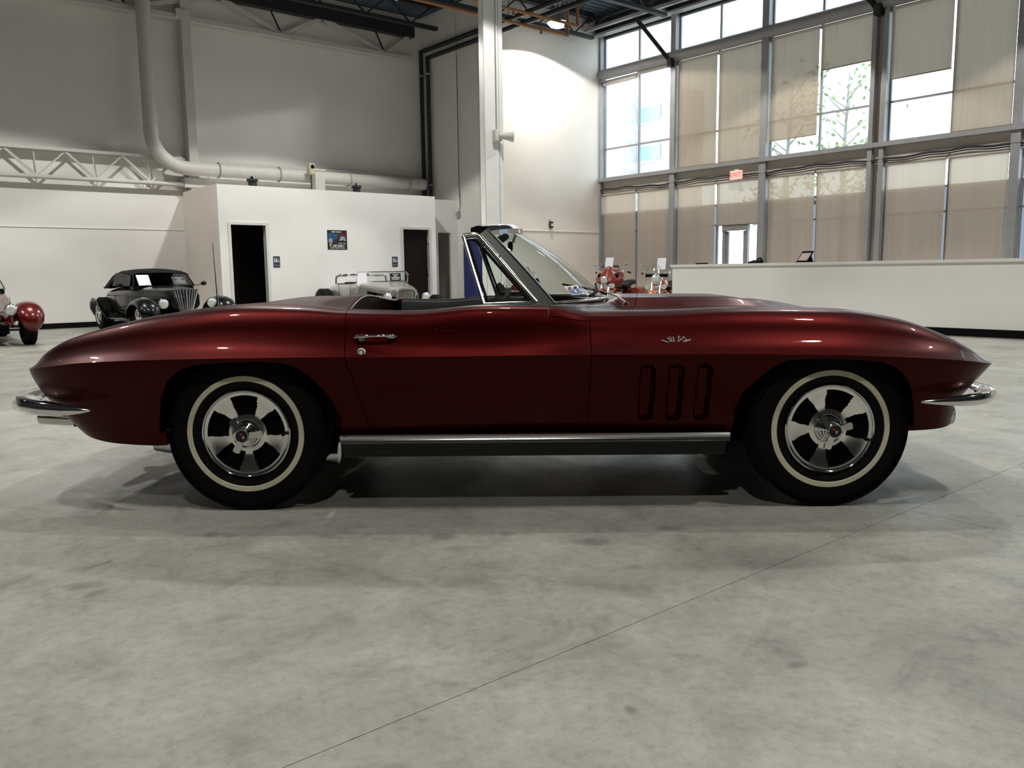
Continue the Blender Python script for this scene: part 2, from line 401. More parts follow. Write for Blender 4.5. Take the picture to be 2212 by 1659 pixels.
# corrugated roof deck
rows = []
n = 150
L0, L1 = V0, LW_V + .3
prof = []
for k in range(n):
    a = L0 + (L1 - L0) * k / n; s = (L1 - L0) / n
    prof += [(a, CEIL), (a + s * .35, CEIL), (a + s * .5, CEIL + .06), (a + s * .85, CEIL + .06)]
prof.append((L1, CEIL))
mb = MB().grid([[(U0, p[0], p[1]) for p in prof], [(WW_U + .3, p[0], p[1]) for p in prof]])
mb.box(U0, WW_U + .3, L0, L1, CEIL + .07, CEIL + .2)
struct('ceiling', mb, M['deck'])

# open-web joists under the deck
joist = None
for i, v in enumerate((12.6, 10.2, 7.6, 5.0, 2.6, 0.0, -2.6, -5.4)):
    if joist is None:
        joist = rthing('bar_joist', 'black open-web roof joist hanging under the dark deck', 'joist', 0, v, 0, 'roof joists')
        B(U0 + .1, WW_U - .8, -.05, .05, 7.46, 7.56).build('top_chord', M['black_steel'], joist)
        B(U0 + .1, WW_U - .8, -.06, .06, 6.95, 7.03).build('bottom_chord', M['black_steel'], joist)
        wb = MB(); k = 0; x = U0 + .1
        while x < WW_U - 1.4:
            wb.beam((x, 0, 7.0 if k % 2 else 7.5), (x + .62, 0, 7.5 if k % 2 else 7.0), .03, .03); x += .62; k += 1
        wb.build('web', M['black_steel'], joist); j = joist
    else:
        j = copy_tree(joist); j.location = W(0, v, 0)

t = rthing('bar_joist', 'black open-web joist in the roof corner above the duct', 'joist', 0, 14.4)
B(U0 + .1, GW_U - .35, -.05, .05, 7.46, 7.56).build('top_chord', M['black_steel'], t)
B(U0 + .1, GW_U - .35, -.06, .06, 6.95, 7.03).build('bottom_chord', M['black_steel'], t)
wb = MB(); k = 0; x = U0 + .1
while x < GW_U - 1.0:
    wb.beam((x, 0, 7.0 if k % 2 else 7.5), (x + .62, 0, 7.5 if k % 2 else 7.0), .03, .03); x += .62; k += 1
wb.build('web', M['black_steel'], t)
# girder truss on the left wall: white bottom chord and webs, black top beam
t = rthing('roof_girder', 'long roof girder on the left wall with white web braces', 'girder', 0, LW_V - .14)
B(U0, GW_U - .35, -.06, .06, 6.42, 6.52).build('bottom_chord', M['white_steel'], t)
B(U0, GW_U - .35, -.10, .10, 7.00, 7.28).build('top_chord', M['black_steel'], t)
uu = [-11.0]
pts = [(-11.0, 1), (-9.3, 0), (-7.6, 1), (-5.9, 0), (-4.2, 1), (-2.5, 0), (-.8, 1), (.9, 0), (2.6, 1), (5.90, 0), (7.15, 1), (9.20, 0), (10.0, 1)]
pts = [(-9.6, 1), (-7.7, 0), (-5.8, 1), (-3.9, 0), (-2.0, 1), (-.6, 0), (.9, 1), (2.6, 0), (4.55, 1), (5.98, 0), (7.02, 1), (8.72, 0), (9.45, 1)]
for (a, ha), (b, hb) in zip(pts[:-1], pts[1:]):
    MB().beam((a, 0, 6.5 + ha * .55), (b, 0, 6.5 + hb * .55), .06, .08).build('web_brace', M['white_steel'], t)
for a in (-3.9, -.6, 2.6, 5.98, 8.72):
    MB().beam((a, .02, 6.5), (a - .28, .02, 7.05), .03, .03).build('hanger', M['black_steel'], t)

# low white lattice truss along the left wall
t = rthing('lattice_truss', 'white lattice truss mounted low on the left wall', 'truss', 0, LW_V - .20)
MB().tube([(U0, 0, 2.985), (3.50, 0, 2.985)], .045, 10).build('bottom_chord', M['white_steel'], t, smooth=40)
B(U0, 3.50, -.05, .05, 3.50, 3.56).build('top_chord', M['white_steel'], t)
x = -9.4 + .03
k = 0
while x < 3.0:
    a = (x, 0, 3.5); b = (x + .53, 0, 3.0); c2 = (x + 1.06, 0, 3.5)
    MB().beam(a, b, .045, .045).build('web_brace', M['white_steel'], t)
    if x + 1.06 < 3.62:
        MB().beam(b, c2, .03, .03).build('web_brace', M['white_steel'], t)
    MB().beam((x + .50, .02, 3.5), (x + .53, .02, 3.0), .02, .02).build('hanger', M['white_steel'], t)
    B(x - .012, x + .012, .05, .20, 3.50, 3.53).build('wall_tie', M['white_steel'], t)
    x += 1.06
# steel post on the left wall
t = rthing('steel_post', 'white steel post standing against the tall left wall beside the duct', 'post', 3.75, LW_V - .12)
B(-.095, .095, -.11, .11, 2.80, CEIL).build('shaft', M['white_steel'], t)
B(-.24, .24, -.14, .11, 2.93, 3.13).build('bracket_plate', M['white_steel'], t)
B(-.2, .05, -.14, .0, 6.45, 6.62).build('junction_box', M['white_steel'], t)
# big white duct
dv = LW_V - .41
path = [(2.84, dv, CEIL), (2.83, dv, 4.0)]
for k in range(7):
    a = PI / 2 * k / 6; path.append((2.83 + .68 - .68 * math.cos(a), dv, 3.99 - .68 * math.sin(a)))
path += [(4.2, dv, 3.31), (9.60, dv, 3.31)]
t = rthing('air_duct', 'thick white round duct running down the left wall and over the restrooms', 'duct', 0, 0)
MB().tube(path[:3], .145, 20).build('riser', M['white_steel'], t, smooth=40)
MB().tube(path[1:-1], .148, 20).build('elbow', M['white_steel'], t, smooth=40)
MB().tube(path[-2:], .145, 20).build('run', M['white_steel'], t, smooth=40)
for u in (4.2, 5.6, 7.4, 9.1):
    MB().tube([(u, dv + .16 * math.cos(a), 3.31 + .16 * math.sin(a)) for a in [2 * PI * q / 20 for q in range(20)]], .014, 6, closed=True).build('hanger_strap', M['grey_steel'], t)
    B(u - .01, u + .01, dv, LW_V, 3.45, 3.47).build('wall_tie', M['black_steel'], t)

# ---- restroom block
BX0, BX1, BV, BZ = 3.53, 8.81, 13.58, 2.845
D1, D2, DH = (3.765, 4.505), (7.88, 8.605), 2.05
mb = MB()
for a, b in ((BX0, D1[0]), (D1[1], D2[0]), (D2[1], BX1)): mb.box(a, b, BV, BV + .12, 0, DH)
mb.box(BX0, BX1, BV, BV + .12, DH, BZ)
struct('wall_restroom_front', mb, M['box_wall'])
struct('wall_restroom_side', B(BX0, BX0 + .12, BV + .12, LW_V, 0, BZ), M['wall'])
struct('wall_restroom_end', B(BX1 - .12, BX1, BV + .12, LW_V, 0, BZ), M['box_wall'])
struct('wall_restroom_gloom', MB().box(BX0 + .12, 5.9, BV + 1.0, BV + 1.06, 0, BZ - .15).box(6.02, BX1 - .12, BV + 1.0, BV + 1.06, 0, BZ - .15), M['gloom'])  # added near-black partition that makes the doorway look unlit inside
struct('wall_restroom_middle', B(5.9, 6.02, BV + .12, LW_V, 0, BZ - .15), M['dark_wall'])  # toned dark to keep the restroom interior in gloom
struct('ceiling_restroom', B(BX0 + .12, BX1 - .12, BV + .12, LW_V, BZ - .15, BZ - .05), M['wall_grey'])
for i, (d, hinge) in enumerate(((D1, 0), (D2, 1))):
    fr = MB().box(d[0] - .055, d[0], BV - .02, BV + .125, 0, DH + .055).box(d[1], d[1] + .055, BV - .02, BV + .125, 0, DH + .055).box(d[0], d[1], BV - .02, BV + .125, DH, DH + .055)
    struct('trim_%d' % (10 + i), fr, M['white_plastic'] if i == 0 else M['white_steel'])
    dr = sroot('door_%d' % (i + 1))
    # leaf swung into the room behind
    if hinge == 0:
        pts = [(d[0] + .01, BV + .13), (d[0] + .055, BV + .12), (d[0] + .20, BV + .80), (d[0] + .155, BV + .81)]
    else:
        pts = [(d[1] - .02, BV + .07), (d[1] - .02, BV + .115), (d[0] + .01, BV + .19), (d[0] + .01, BV + .145)]
    MB().prism(pts, .01, DH - .01, 'xy').build('door_leaf', M['wood_dark'], dr)
    hx = d[0] + .17 if hinge == 0 else d[0] + .07
    hv = BV + .74 if hinge == 0 else BV + .13
    MB().tube([(hx, hv, 1.0), (hx, hv - .07, 1.0), (hx + .1, hv - .07, 1.0)], .011, 8).build('door_handle', M['chrome'], dr, smooth=40)
    for z in (.25, 1.05, 1.8):
        B((d[0] if hinge == 0 else d[1] - .035), (d[0] + .02 if hinge == 0 else d[1] + .01), BV + .02, BV + .07, z - .06, z + .06).build('hinge', M['steel_bright'], dr)
# recessed hall beyond the restrooms
HV = 14.15
h0, h1 = on_v(946, 503, HV)[0], on_v(974, 503, HV)[0]
struct('wall_hall', MB().box(BX1, h0, HV, HV + .1, 0, 2.84).box(h1, GW_U, HV, HV + .1, 0, 2.84).box(h0, h1, HV, HV + .1, 2.03, 2.84), M['box_wall'])
struct('ceiling_hall', B(BX1, GW_U, HV + .1, LW_V, 2.7, 2.8), M['wall_grey'])
t = rthing('yellow_bucket', 'small yellow plastic bucket on the floor of the dark recess', 'bucket', (h0 + h1) / 2 + .06, HV + .25)
M['yellow'] = mat('yellow_plastic', (0.55, 0.33, 0.02), 0.5)
MB().lathe([(.10, 0), (.135, .33), (.145, .33), (.145, .35), (.125, .35), (.095, .02), (0.0, .02)], 20).build('pail', M['yellow'], t, smooth=40)
MB().tube([(.14 * math.cos(a), 0, .33 + .12 * math.sin(a)) for a in [PI * k / 10 for k in range(11)]], .005, 6).build('bail_handle', M['steel_bright'], t)

# signs and poster on the restroom wall
def rsign(u, label, group=None):
    t = rthing('restroom_sign', label, 'sign', u, BV - .006, 1.30, group)
    MB().rbox(-.075, .075, -.006, .006, -.115, .115, .005, 2).build('plate', M['navy'], t)
    y = -.0075
    def dot(x, z, r): MB().lathe([(0, 0), (r, 0)], 14, 'y', (x, y, z)).build('figure_head', M['print_white'], t)
    dot(-.045, .072, .011); dot(-.006, .072, .011); dot(.030, .060, .008)
    MB().prism([(-.058, .056), (-.032, .056), (-.034, .02), (-.038, -.018), (-.052, -.018), (-.056, .02)], y, y + .001).build('figure', M['print_white'], t)
    MB().prism([(-.014, .056), (.002, .056), (.012, .012), (.004, .010), (.002, -.018), (-.014, -.018), (-.016, .010), (-.024, .012)], y, y + .001).build('figure', M['print_white'], t)
    MB().lathe([(.014, 0), (.020, 0)], 18, 'y', (.040, y, .005)).build('figure_wheel', M['print_white'], t)
    MB().prism([(.026, .05), (.034, .05), (.036, .02), (.050, .018), (.058, -.008), (.052, -.008), (.044, .010), (.027, .012)], y, y + .001).build('figure', M['print_white'], t)
    text(t, 'RESTROOM', .024, (0, y - .001, -.075), M['print_white'])
    return t
def text(parent, body, size, loc, m, rot=(PI / 2, 0, 0), name='lettering', ext=.0006, align='CENTER', spacing=1.0):
    cu = bpy.data.curves.new(name, 'FONT'); cu.body = body; cu.size = size; cu.align_x = align; cu.align_y = 'CENTER'; cu.extrude = ext; cu.space_character = spacing
    o = bpy.data.objects.new(name + '_tmp', cu); COL.objects.link(o)
    dg = bpy.context.evaluated_depsgraph_get(); me = bpy.data.meshes.new_from_object(o.evaluated_get(dg))
    bpy.data.objects.remove(o, do_unlink=True)
    q = bpy.data.objects.new(name, me); COL.objects.link(q); me.materials.clear(); me.materials.append(m); q.parent = parent; q.location = loc; q.rotation_euler = rot
    return q
rsign(4.715, 'navy restroom sign beside the open doorway with the handrail')
rsign(on_v(853, 565, BV)[0], 'navy restroom sign beside the doorway with the maroon door')
t = rthing('event_poster', 'dark square event poster with blue and red halves on the restroom wall', 'poster', 6.16, BV - .004, 1.78)
B(-.24, .24, -.004, .004, -.21, .21).build('sheet', M['sign_black'], t)
y = -.005
M['p_blue'] = mat('poster_blue_ink', (0.02, 0.08, 0.20), 0.6, var=0.5, scale=9)
M['p_red'] = mat('poster_red_ink', (0.10, 0.015, 0.01), 0.6, var=0.4, scale=9)
M['p_pale'] = mat('poster_pale_ink', (0.25, 0.29, 0.38), 0.6, var=0.4, scale=16)
M['p_gold'] = mat('poster_gold_ink', (0.45, 0.38, 0.10), 0.6, var=0.3, scale=20)
MB().prism([(-.22, .14), (.02, .14), (-.02, 0), (-.22, -.02)], y, y + .001).build('printed_panel', M['p_blue'], t)
MB().prism([(.03, .14), (.22, .14), (.22, .05), (.02, .03)], y, y + .001).build('printed_panel', M['p_red'], t)
MB().prism([(.05, -.03), (.06, .03), (.10, .08), (.15, .085), (.19, .05), (.21, -.01), (.17, -.03), (.13, 0)], y - .001, y).build('printed_motif', M['p_pale'], t)
MB().lathe([(0, 0), (.055, 0)], 20, 'y', (-.165, y - .001, -.02)).build('printed_motif', M['p_pale'], t)
MB().prism([(-.20, -.08), (-.14, -.08), (-.155, -.15), (-.185, -.15)], y - .001, y).build('printed_motif', M['p_gold'], t)
for (a, b, z, h) in ((-.14, .10, .172, .022), (.02, .20, -.075, .014), (-.10, .18, -.115, .018), (-.12, .17, -.145, .022), (-.18, .18, -.180, .014)):
    n = int((b - a) / .02)
    mb = MB()
    for k in range(n):
        if k % 7 != 5: mb.box(a + k * .02, a + k * .02 + .015, y - .001, y, z - h / 2, z + h / 2)
    mb.build('printed_line', M['print_white'], t)
# things standing on the restroom roof
for (u, lab) in ((on_v(545, 385, 14.3)[0], 'black capped vent can on the restroom roof beside the left post'), (on_v(770, 400, 14.3)[0], 'black capped vent can on the restroom roof under the long duct')):
    t = rthing('roof_vent', lab, 'vent', u, 14.3, BZ - .05)
    MB().lathe([(.09, 0), (.09, .22), (.12, .22), (.12, .27), (0, .29)], 18).build('can', M['black_steel'], t, smooth=40)
    MB().lathe([(.06, .28), (.06, .32), (0, .335)], 14).build('cap', M['chrome'], t, smooth=40)
t = rthing('roof_stub', 'short white square post rising from the restroom roof behind the duct', 'post', on_v(690, 395, 14.9)[0], 14.95, BZ - .05)
B(-.12, .12, -.1, .1, 0, .62).build('shaft', M['white_steel'], t)
B(-.14, .14, -.12, .12, .62, .66).build('cap_plate', M['white_steel'], t)
t = rthing('security_camera', 'cream security camera on a thin mast above the restroom roof', 'camera', on_v(675, 400, 14.7)[0], 14.75, BZ - .05)
MB().tube([(0, 0, 0), (0, 0, .50)], .014, 8).build('mast', M['black_steel'], t)
M['cream'] = mat('cream_plastic', (0.55, 0.50, 0.36), 0.5)
MB().rbox(-.07, .07, -.09, .09, .50, .76, .03, 3).build('housing', M['cream'], t, smooth=40)
MB().lathe([(0, -.1), (.045, -.1), (.045, -.085)], 14, 'y', (.0, 0, .68)).build('lens', M['black'], t)
# black pipes in the corner of the return wall
for k, (v, z, lab) in enumerate(((LW_V - .12, 6.70, 'outer black pipe in the wall corner, rising and turning under the roof'), (LW_V - .42, 6.50, 'inner black pipe in the wall corner, beside the duct end'))):
    t = rthing('black_pipe', lab, 'pipe', GW_U - .10, 0)
    MB().tube([(0, v, 2.84), (0, v, z)], .055, 10).build('riser', M['black_steel'], t, smooth=40)
    MB().tube([(0, v + .02, z), (0, BW_V - .5, z), (-.0, -3.0, z)], .055, 10).build('run', M['black_steel'], t, smooth=40)
    for q in (3.3, 6.1):
        MB().tube([(.01, v, q - .02), (.01, v, q + .02)], .075, 10).build('clamp', M['grey_steel'], t, smooth=40)
t = rthing('thin_conduit', 'thin black cable looping down the grey return wall to a small box', 'cable', GW_U - .05, 0)
p0 = on_u(992, 250, GW_U)
MB().tube([(0, p0[0], 6.3), (0, p0[0], 3.2), (0, p0[0] - .03, 2.75), (0, p0[0] + .02, 2.58), (0, p0[0] + .06, 2.52)], .008, 6).build('cable_run', M['black_steel'], t)
B(-.01, .045, p0[0] + .02, p0[0] + .12, 2.42, 2.56).build('wall_box', M['grey_steel'], t)
# blue cabinet against the return wall
v0, v1 = on_u(1049, 515, 9.45)[0], on_u(1005, 515, 9.45)[0]
t = rthing('blue_cabinet', 'tall deep blue metal cabinet against the grey return wall', 'cabinet', 9.45, (v0 + v1) / 2 + .12)
hw = .36
MB().rbox(0, .42, -hw, hw, .04, 1.84, .015, 2).build('body', M['blue'], t)
for s in (-1, 1):
    B(-.018, 0, min(s * .004, s * (hw - .02)), max(s * .004, s * (hw - .02)), .08, 1.80).build('door', M['blue'], t)
    MB().tube([(-.02, s * .05, 1.02), (-.05, s * .05, 1.02), (-.05, s * .05, 1.14), (-.02, s * .05, 1.14)], .008, 6).build('handle', M['chrome'], t)
B(.02, .4, -hw + .02, hw - .02, 0, .04).build('plinth', M['black'], t)
for z in (1.70, 1.66):
    B(-.020, -.018, .12, .30, z, z + .012).build('vent_slot', M['p_pale'], t)
# fire alarm strobe on the back wall, flood light on the column
u, z = on_v(1189, 483, BW_V)
t = rthing('fire_alarm', 'small red fire alarm strobe on the bright back wall', 'alarm', u, BW_V, z)
B(-.055, .055, -.05, 0, -.11, .05).build('body', mat('alarm_maroon', (0.06, 0.015, 0.012), 0.4), t)
B(-.03, .05, -.075, -.05, -.07, .0).build('strobe_lens', M['white_plastic'], t)
B(-.045, .02, -.03, 0, .08, .13).build('wall_plate', M['white_plastic'], t)
u, z = on_v(1078, 295, CV - .1)
t = rthing('flood_light', 'white twin flood light fixed to the corner column', 'lamp', u, CV - .069, z)
MB().rbox(-.13, .03, -.09, 0, -.09, .11, .015, 2).build('junction_box', M['white_plastic'], t)
for s in (0, 1):
    MB().tube([(-.02 + .10 * s, -.08, .0), (.16 + .07 * s, -.16 - .1 * (1 - s), -.01)], [.05, .085], 14).build('lamp_head', M['white_plastic'], t, smooth=40)
MB().tube([(-.05, -.03, .1), (-.05, -.03, 3.2)], .008, 6).build('conduit', M['grey_steel'], t)

# orange sprinkler pipes
for k, (v, z, u1, lab) in enumerate(((10.6, 6.16, 10.38, 'lower orange sprinkler pipe under the roof'), (9.85, 6.12, 9.95, 'upper orange sprinkler pipe under the roof'))):
    t = rthing('sprinkler_pipe', lab, 'pipe', 0, v)
    MB().tube([(-4, 0, z), (u1, 0, z)], .032, 8).build('run', M['copper'], t, smooth=40)
    MB().tube([(u1, 0, z - .03), (u1, 0, z + .9)], .032, 8).build('riser', M['copper'], t, smooth=40)
    for u in (6.0, 8.2, 9.6):
        MB().tube([(u, 0, z), (u, 0, z - .10)], [.016, .03], 8).build('sprinkler_head', M['copper'], t)
        MB().tube([(u + .5, 0, z), (u + .5, 0, 7.5)], .006, 5).build('hanger_rod', M['black_steel'], t)

# edge truss and black girder over the window wall
t = rthing('window_girder', 'dark steel girder along the top of the window wall', 'girder', WW_U - .25, 0)
B(-.06, .06, V0, BW_V, 7.20, 7.56).build('plate', M['black_steel'], t)
B(-.14, .10, V0, BW_V, 7.17, 7.22).build('flange', M['grey_steel'], t)
t = rthing('edge_joist', 'slender grey edge joist running beside the window girder', 'joist', 13.3, 0)
B(-.05, .05, V0 + .1, BW_V - .05, 7.22, 7.29).build('bottom_chord', M['grey_steel'], t)
B(-.05, .05, V0 + .1, BW_V - .05, 7.44, 7.52).build('top_chord', M['black_steel'], t)
for k in range(12):
    a = BW_V - .2 - k * 1.2
    MB().beam((0, a, 7.27), (0, a - .6, 7.46), .03, .03).build('web_brace', M['black_steel'], t)
    MB().beam((0, a - .6, 7.46), (0, a - 1.2, 7.27), .03, .03).build('web_brace', M['black_steel'], t)
for v in (10.55, 5.35):
    B(0, .40, v - .03, v + .03, 7.22, 7.28).build('cross_strut', M['grey_steel'], t)
for v, lab in ((10.50, 'dark diagonal knee brace over the column beside the clear window'), (5.30, 'dark diagonal knee brace over the paired columns')):
    t = rthing('knee_brace', lab, 'brace', WW_U, v)
    MB().beam((-.14, 0, 6.02), (-.60, .85, 7.26), .10, .10).build('strut', M['black_steel'], t)
    B(-.30, -.10, -.06, .06, 5.95, 6.16).build('gusset_plate', M['black_steel'], t)

# ---- high-bay lamps on a regular grid
lamp0 = None
LZ = 6.93
for i, u_ in enumerate((-9.2, -4.07, 1.05, 6.17, 11.3)):
    for j, v in enumerate((-9.5, -4.14, 1.21, 6.55, 11.9)):
        u = u_
        if i == 0 or j == 0: continue
        if j == 4 and i < 4: u, v = u - .97, 11.0
        if lamp0 is None:
            lamp0 = rthing('high_bay_lamp', 'bell-shaped high-bay lamp hanging from the roof over the showroom floor', 'lamp', u, v, LZ, 'high-bay lamps over the showroom floor')
            MB().lathe([(.07, .30), (.11, .27), (.16, .20), (.205, .08), (.245, -.04), (.255, -.06), (.250, -.06), (.24, -.04), (.20, .07), (.155, .19), (.10, .255), (.0, .26)], 28).build('reflector', M['reflector'], lamp0, smooth=50)
            MB().lathe([(0, .55), (.06, .55), (.075, .5), (.075, .33), (.06, .30), (0, .30)], 16).build('ballast_housing', M['grey_steel'], lamp0, smooth=40)
            MB().tube([(0, 0, .50), (0, 0, CEIL - LZ - .02)], .014, 8).build('stem', M['black_steel'], lamp0)
            MB().lathe([(.236, -.045), (.225, -.09), (.18, -.135), (.10, -.165), (0, -.175)], 28).build('lens', M['bulb'], lamp0, smooth=60)
            l = lamp0
        else:
            l = copy_tree(lamp0); l.location = W(u, v, LZ)
        if i == 4 and j == 4:
            l['label'] = 'bell-shaped high-bay lamp glowing beside the bright back wall'; l.pop('group', None)
        if i == 4 and j == 4:
            for c_ in l.children:
                if c_.type == 'LIGHT': c_.data = c_.data.copy(); c_.data.spot_size = math.radians(150); c_.data.spot_blend = .04
        if j == 4 and i < 4:
            for c_ in l.children:
                if c_.type == 'LIGHT': c_.data = c_.data.copy(); c_.data.energy = LAMP_POWER * 1.7
        if l is not lamp0: continue
        ld = bpy.data.lights.new('high_bay_light', 'SPOT'); ld.energy = LAMP_POWER; ld.color = LAMP_COLOR
        ld.spot_size = math.radians(118); ld.spot_blend = 0.12; ld.shadow_soft_size = 0.14
        lo = bpy.data.objects.new('light', ld); COL.objects.link(lo); lo.parent = l; lo.location = (0, 0, -.20)

# ================================================================== WINDOW WALL
COLS = [(12.97, .06), (10.485, .15), (7.895, .17), (2.70, .16), (.10, .17), (-2.5, .17)]
n = 20
for v, wd in COLS:
    o = struct('trim_%d' % n, MB().box(WW_U - .16, WW_U + .05, v - wd / 2, v + wd / 2, 0, 7.2), M['grey_steel']); n += 1
struct('trim_%d' % n, MB().box(WW_U - .16, WW_U + .05, 5.35, 5.44, 0, 7.2).box(WW_U - .16, WW_U + .05, 5.11, 5.20, 0, 7.2), M['grey_steel']); n += 1
struct('trim_%d' % n, MB().box(WW_U - .02, WW_U + .05, 5.20, 5.35, 0, 7.2), M['beige_panel']); n += 1
struct('trim_%d' % n, MB().tube([(WW_U - .09, V0, 6.22), (WW_U - .09, BW_V, 6.22)], .135, 20), M['grey_steel'], smooth=40); n += 1
struct('trim_%d' % n, MB().box(WW_U - .20, WW_U + .05, V0, BW_V, 3.42, 3.51), M['grey_steel']); n += 1
struct('trim_%d' % n, MB().box(WW_U - .06, WW_U + .05, V0, BW_V, 3.10, 3.42), M['beige_panel']); n += 1
struct('trim_%d' % n, MB().box(WW_U - .03, WW_U + .05, V0, BW_V, 7.17, 7.58), M['black_steel']); n += 1
struct('wall_window_end', MB().box(WW_U - .05, WW_U + .1, V0, -2.58, 0, 7.2), M['wall'])
t = rthing('band_cable', 'black cable bundle running along the band below the upper windows', 'cable', WW_U - .14, 0)
pts = []
for k in range(70):
    v = BW_V - .02 - k * .16
    pts.append((0, v, 3.19 + .012 * math.sin(k * 1.3) + .02 * math.sin(k * .35)))
MB().tube(pts, .022, 8).build('cable', M['black_steel'], t, smooth=60)
MB().tube([(.02, p[1], p[2] - .045) for p in pts], .012, 6).build('thin_cable', M['black_steel'], t, smooth=60)
BAYS = [(12.94, 10.56, 11.72), (10.41, 7.98, 9.20), (7.81, 5.44, 6.60), (5.11, 2.78, 3.88), (2.62, .19, 1.4), (.01, -2.41, -1.2)]
for i, (a, b, m_) in enumerate(BAYS):
    r = sroot('window_%d' % (i + 1))
    fr = MB()
    for (z0, z1) in ((6.35, 7.17), (3.51, 6.09)):
        fr.box(WW_U, WW_U + .05, b, b + .035, z0, z1).box(WW_U, WW_U + .05, a - .035, a, z0, z1).box(WW_U, WW_U + .05, b, a, z0, z0 + .035).box(WW_U, WW_U + .05, b, a, z1 - .035, z1)
    fr.build('window_frame', M['grey_steel'], r)
    B(WW_U, WW_U + .05, m_ - .022, m_ + .022, 6.35, 7.17).build('mullion', M['grey_steel'], r)
    B(WW_U, WW_U + .05, m_ - .022, m_ + .022, 3.51, 6.09).build('mullion', M['grey_steel'], r)
    B(WW_U, WW_U + .05, b, a, 4.27, 4.31).build('transom', M['grey_steel'], r)
    for (p, q) in ((b + .035, m_ - .022), (m_ + .022, a - .035)):
        for (z0, z1) in ((6.385, 7.135), (3.545, 4.27), (4.31, 6.055)):
            B(WW_U + .02, WW_U + .026, p, q, z0, z1).build('pane', M['glass'], r)
    r = sroot('window_%d' % (i + 11))
    door = (i == 1)
    B(WW_U, WW_U + .05, m_ - .025, m_ + .025, .05, 3.2).build('mullion', M['grey_steel'], r)
    for z in (2.56, 2.08):
        B(WW_U, WW_U + .05, b, a, z - .02, z + .02).build('transom', M['grey_steel'], r)
    B(WW_U, WW_U + .05, b, a, 0, .12).build('sill', M['grey_steel'], r)
    B(WW_U, WW_U + .05, b, b + .03, .12, 3.2).build('jamb', M['grey_steel'], r)
    B(WW_U, WW_U + .05, a - .03, a, .12, 3.2).build('jamb', M['grey_steel'], r)
    for h, (p, q) in enumerate(((b + .03, m_ - .025), (m_ + .025, a - .03))):
        B(WW_U + .02, WW_U + .026, p, q, 2.58, 3.2).build('pane', M['glass'], r)
        B(WW_U + .02, WW_U + .026, p, q, 2.10, 2.54).build('pane', M['glass_tint'], r)
        if not (door and h == 0):
            B(WW_U + .02, WW_U + .026, p, q, .12, 2.06).build('pane', M['glass_tint'], r)
# glazed exit door under the raised shade
dr = sroot('door_3')
v1, v0 = 9.17, 8.01
for (a, b) in ((9.02, 8.94), (8.36, 8.31)):
    B(WW_U - .03, WW_U + .05, b, a, 0, 2.06).build('door_jamb', M['grey_steel'], dr)
B(WW_U - .05, WW_U + .05, 8.31, 9.02, 1.93, 2.06).build('door_header', M['grey_steel'], dr)
B(WW_U, WW_U + .04, 8.38, 8.45, .1, 1.92).build('door_stile', M['grey_steel'], dr)
B(WW_U, WW_U + .04, 8.86, 8.93, .1, 1.92).build('door_stile', M['grey_steel'], dr)
B(WW_U, WW_U + .04, 8.38, 8.93, .02, .25).build('door_rail', M['grey_steel'], dr)
B(WW_U + .015, WW_U + .022, 8.45, 8.86, .25, 1.90).build('pane', M['glass'], dr)
B(WW_U + .015, WW_U + .022, 9.03, 9.16, .1, 2.06).build('pane', M['glass'], dr)
B(WW_U + .015, WW_U + .022, 8.03, 8.30, .1, 2.06).build('pane', M['glass'], dr)
B(WW_U - .06, WW_U - .03, 8.40, 8.90, .98, 1.03).build('push_bar', M['black_steel'], dr)

# roller shades
names_up = {0: 'clear corner window', 1: 'second window', 2: 'third window', 3: 'fourth window'}
def shade(bay, side, zt, zb, label, up, group=None):
    a, b, m_ = BAYS[bay]
    p, q = (a - .04, m_ + .035) if side == 'l' else (m_ - .035, b + .04)
    t = rthing('roller_shade', label, 'window shade', WW_U - .06, (p + q) / 2, 0, group)
    hw = (p - q) / 2
    if zt - zb > .2:
        rows = []
        for k in range(9):
            z = zt - (zt - zb) * k / 8
            rows.append([(.006 * math.sin(5.3 * (y * .9 + bay) + k * .25) * k / 8, -hw + 2 * hw * y, z) for y in [i / 10 for i in range(11)]])
        MB().grid(rows).build('fabric', M['shade'] if up else M['shade_low'], t, smooth=60)
        MB().tube([(0, -hw, zb), (0, hw, zb)], .012, 6).build('hem_bar', M['shade'], t)
    MB().tube([(0, -hw - .01, zt + .0), (0, hw + .01, zt)], .035 if zt - zb > .2 else .05, 12).build('roller_tube', M['beige_panel'], t, smooth=40)
    B(-.03, .05, hw, hw + .03, zt - .05, zt + .06).build('bracket', M['grey_steel'], t)
    return t
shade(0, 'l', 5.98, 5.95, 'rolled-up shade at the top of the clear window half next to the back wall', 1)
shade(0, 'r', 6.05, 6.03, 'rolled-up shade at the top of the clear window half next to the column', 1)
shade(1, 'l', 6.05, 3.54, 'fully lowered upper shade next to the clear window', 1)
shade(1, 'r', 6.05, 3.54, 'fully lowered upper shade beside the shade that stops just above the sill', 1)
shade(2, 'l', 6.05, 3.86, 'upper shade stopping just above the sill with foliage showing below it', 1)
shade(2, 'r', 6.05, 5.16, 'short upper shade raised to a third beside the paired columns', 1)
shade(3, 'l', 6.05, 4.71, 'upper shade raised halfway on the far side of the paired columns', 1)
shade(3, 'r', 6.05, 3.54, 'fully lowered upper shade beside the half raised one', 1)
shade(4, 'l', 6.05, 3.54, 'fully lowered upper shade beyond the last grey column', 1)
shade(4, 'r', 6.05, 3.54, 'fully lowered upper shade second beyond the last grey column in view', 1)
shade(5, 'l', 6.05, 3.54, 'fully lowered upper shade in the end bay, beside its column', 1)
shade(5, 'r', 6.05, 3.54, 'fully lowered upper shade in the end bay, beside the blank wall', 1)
shade(5, 'l', 3.08, .14, 'long lower beige shade in the end bay, beside its column', 0)
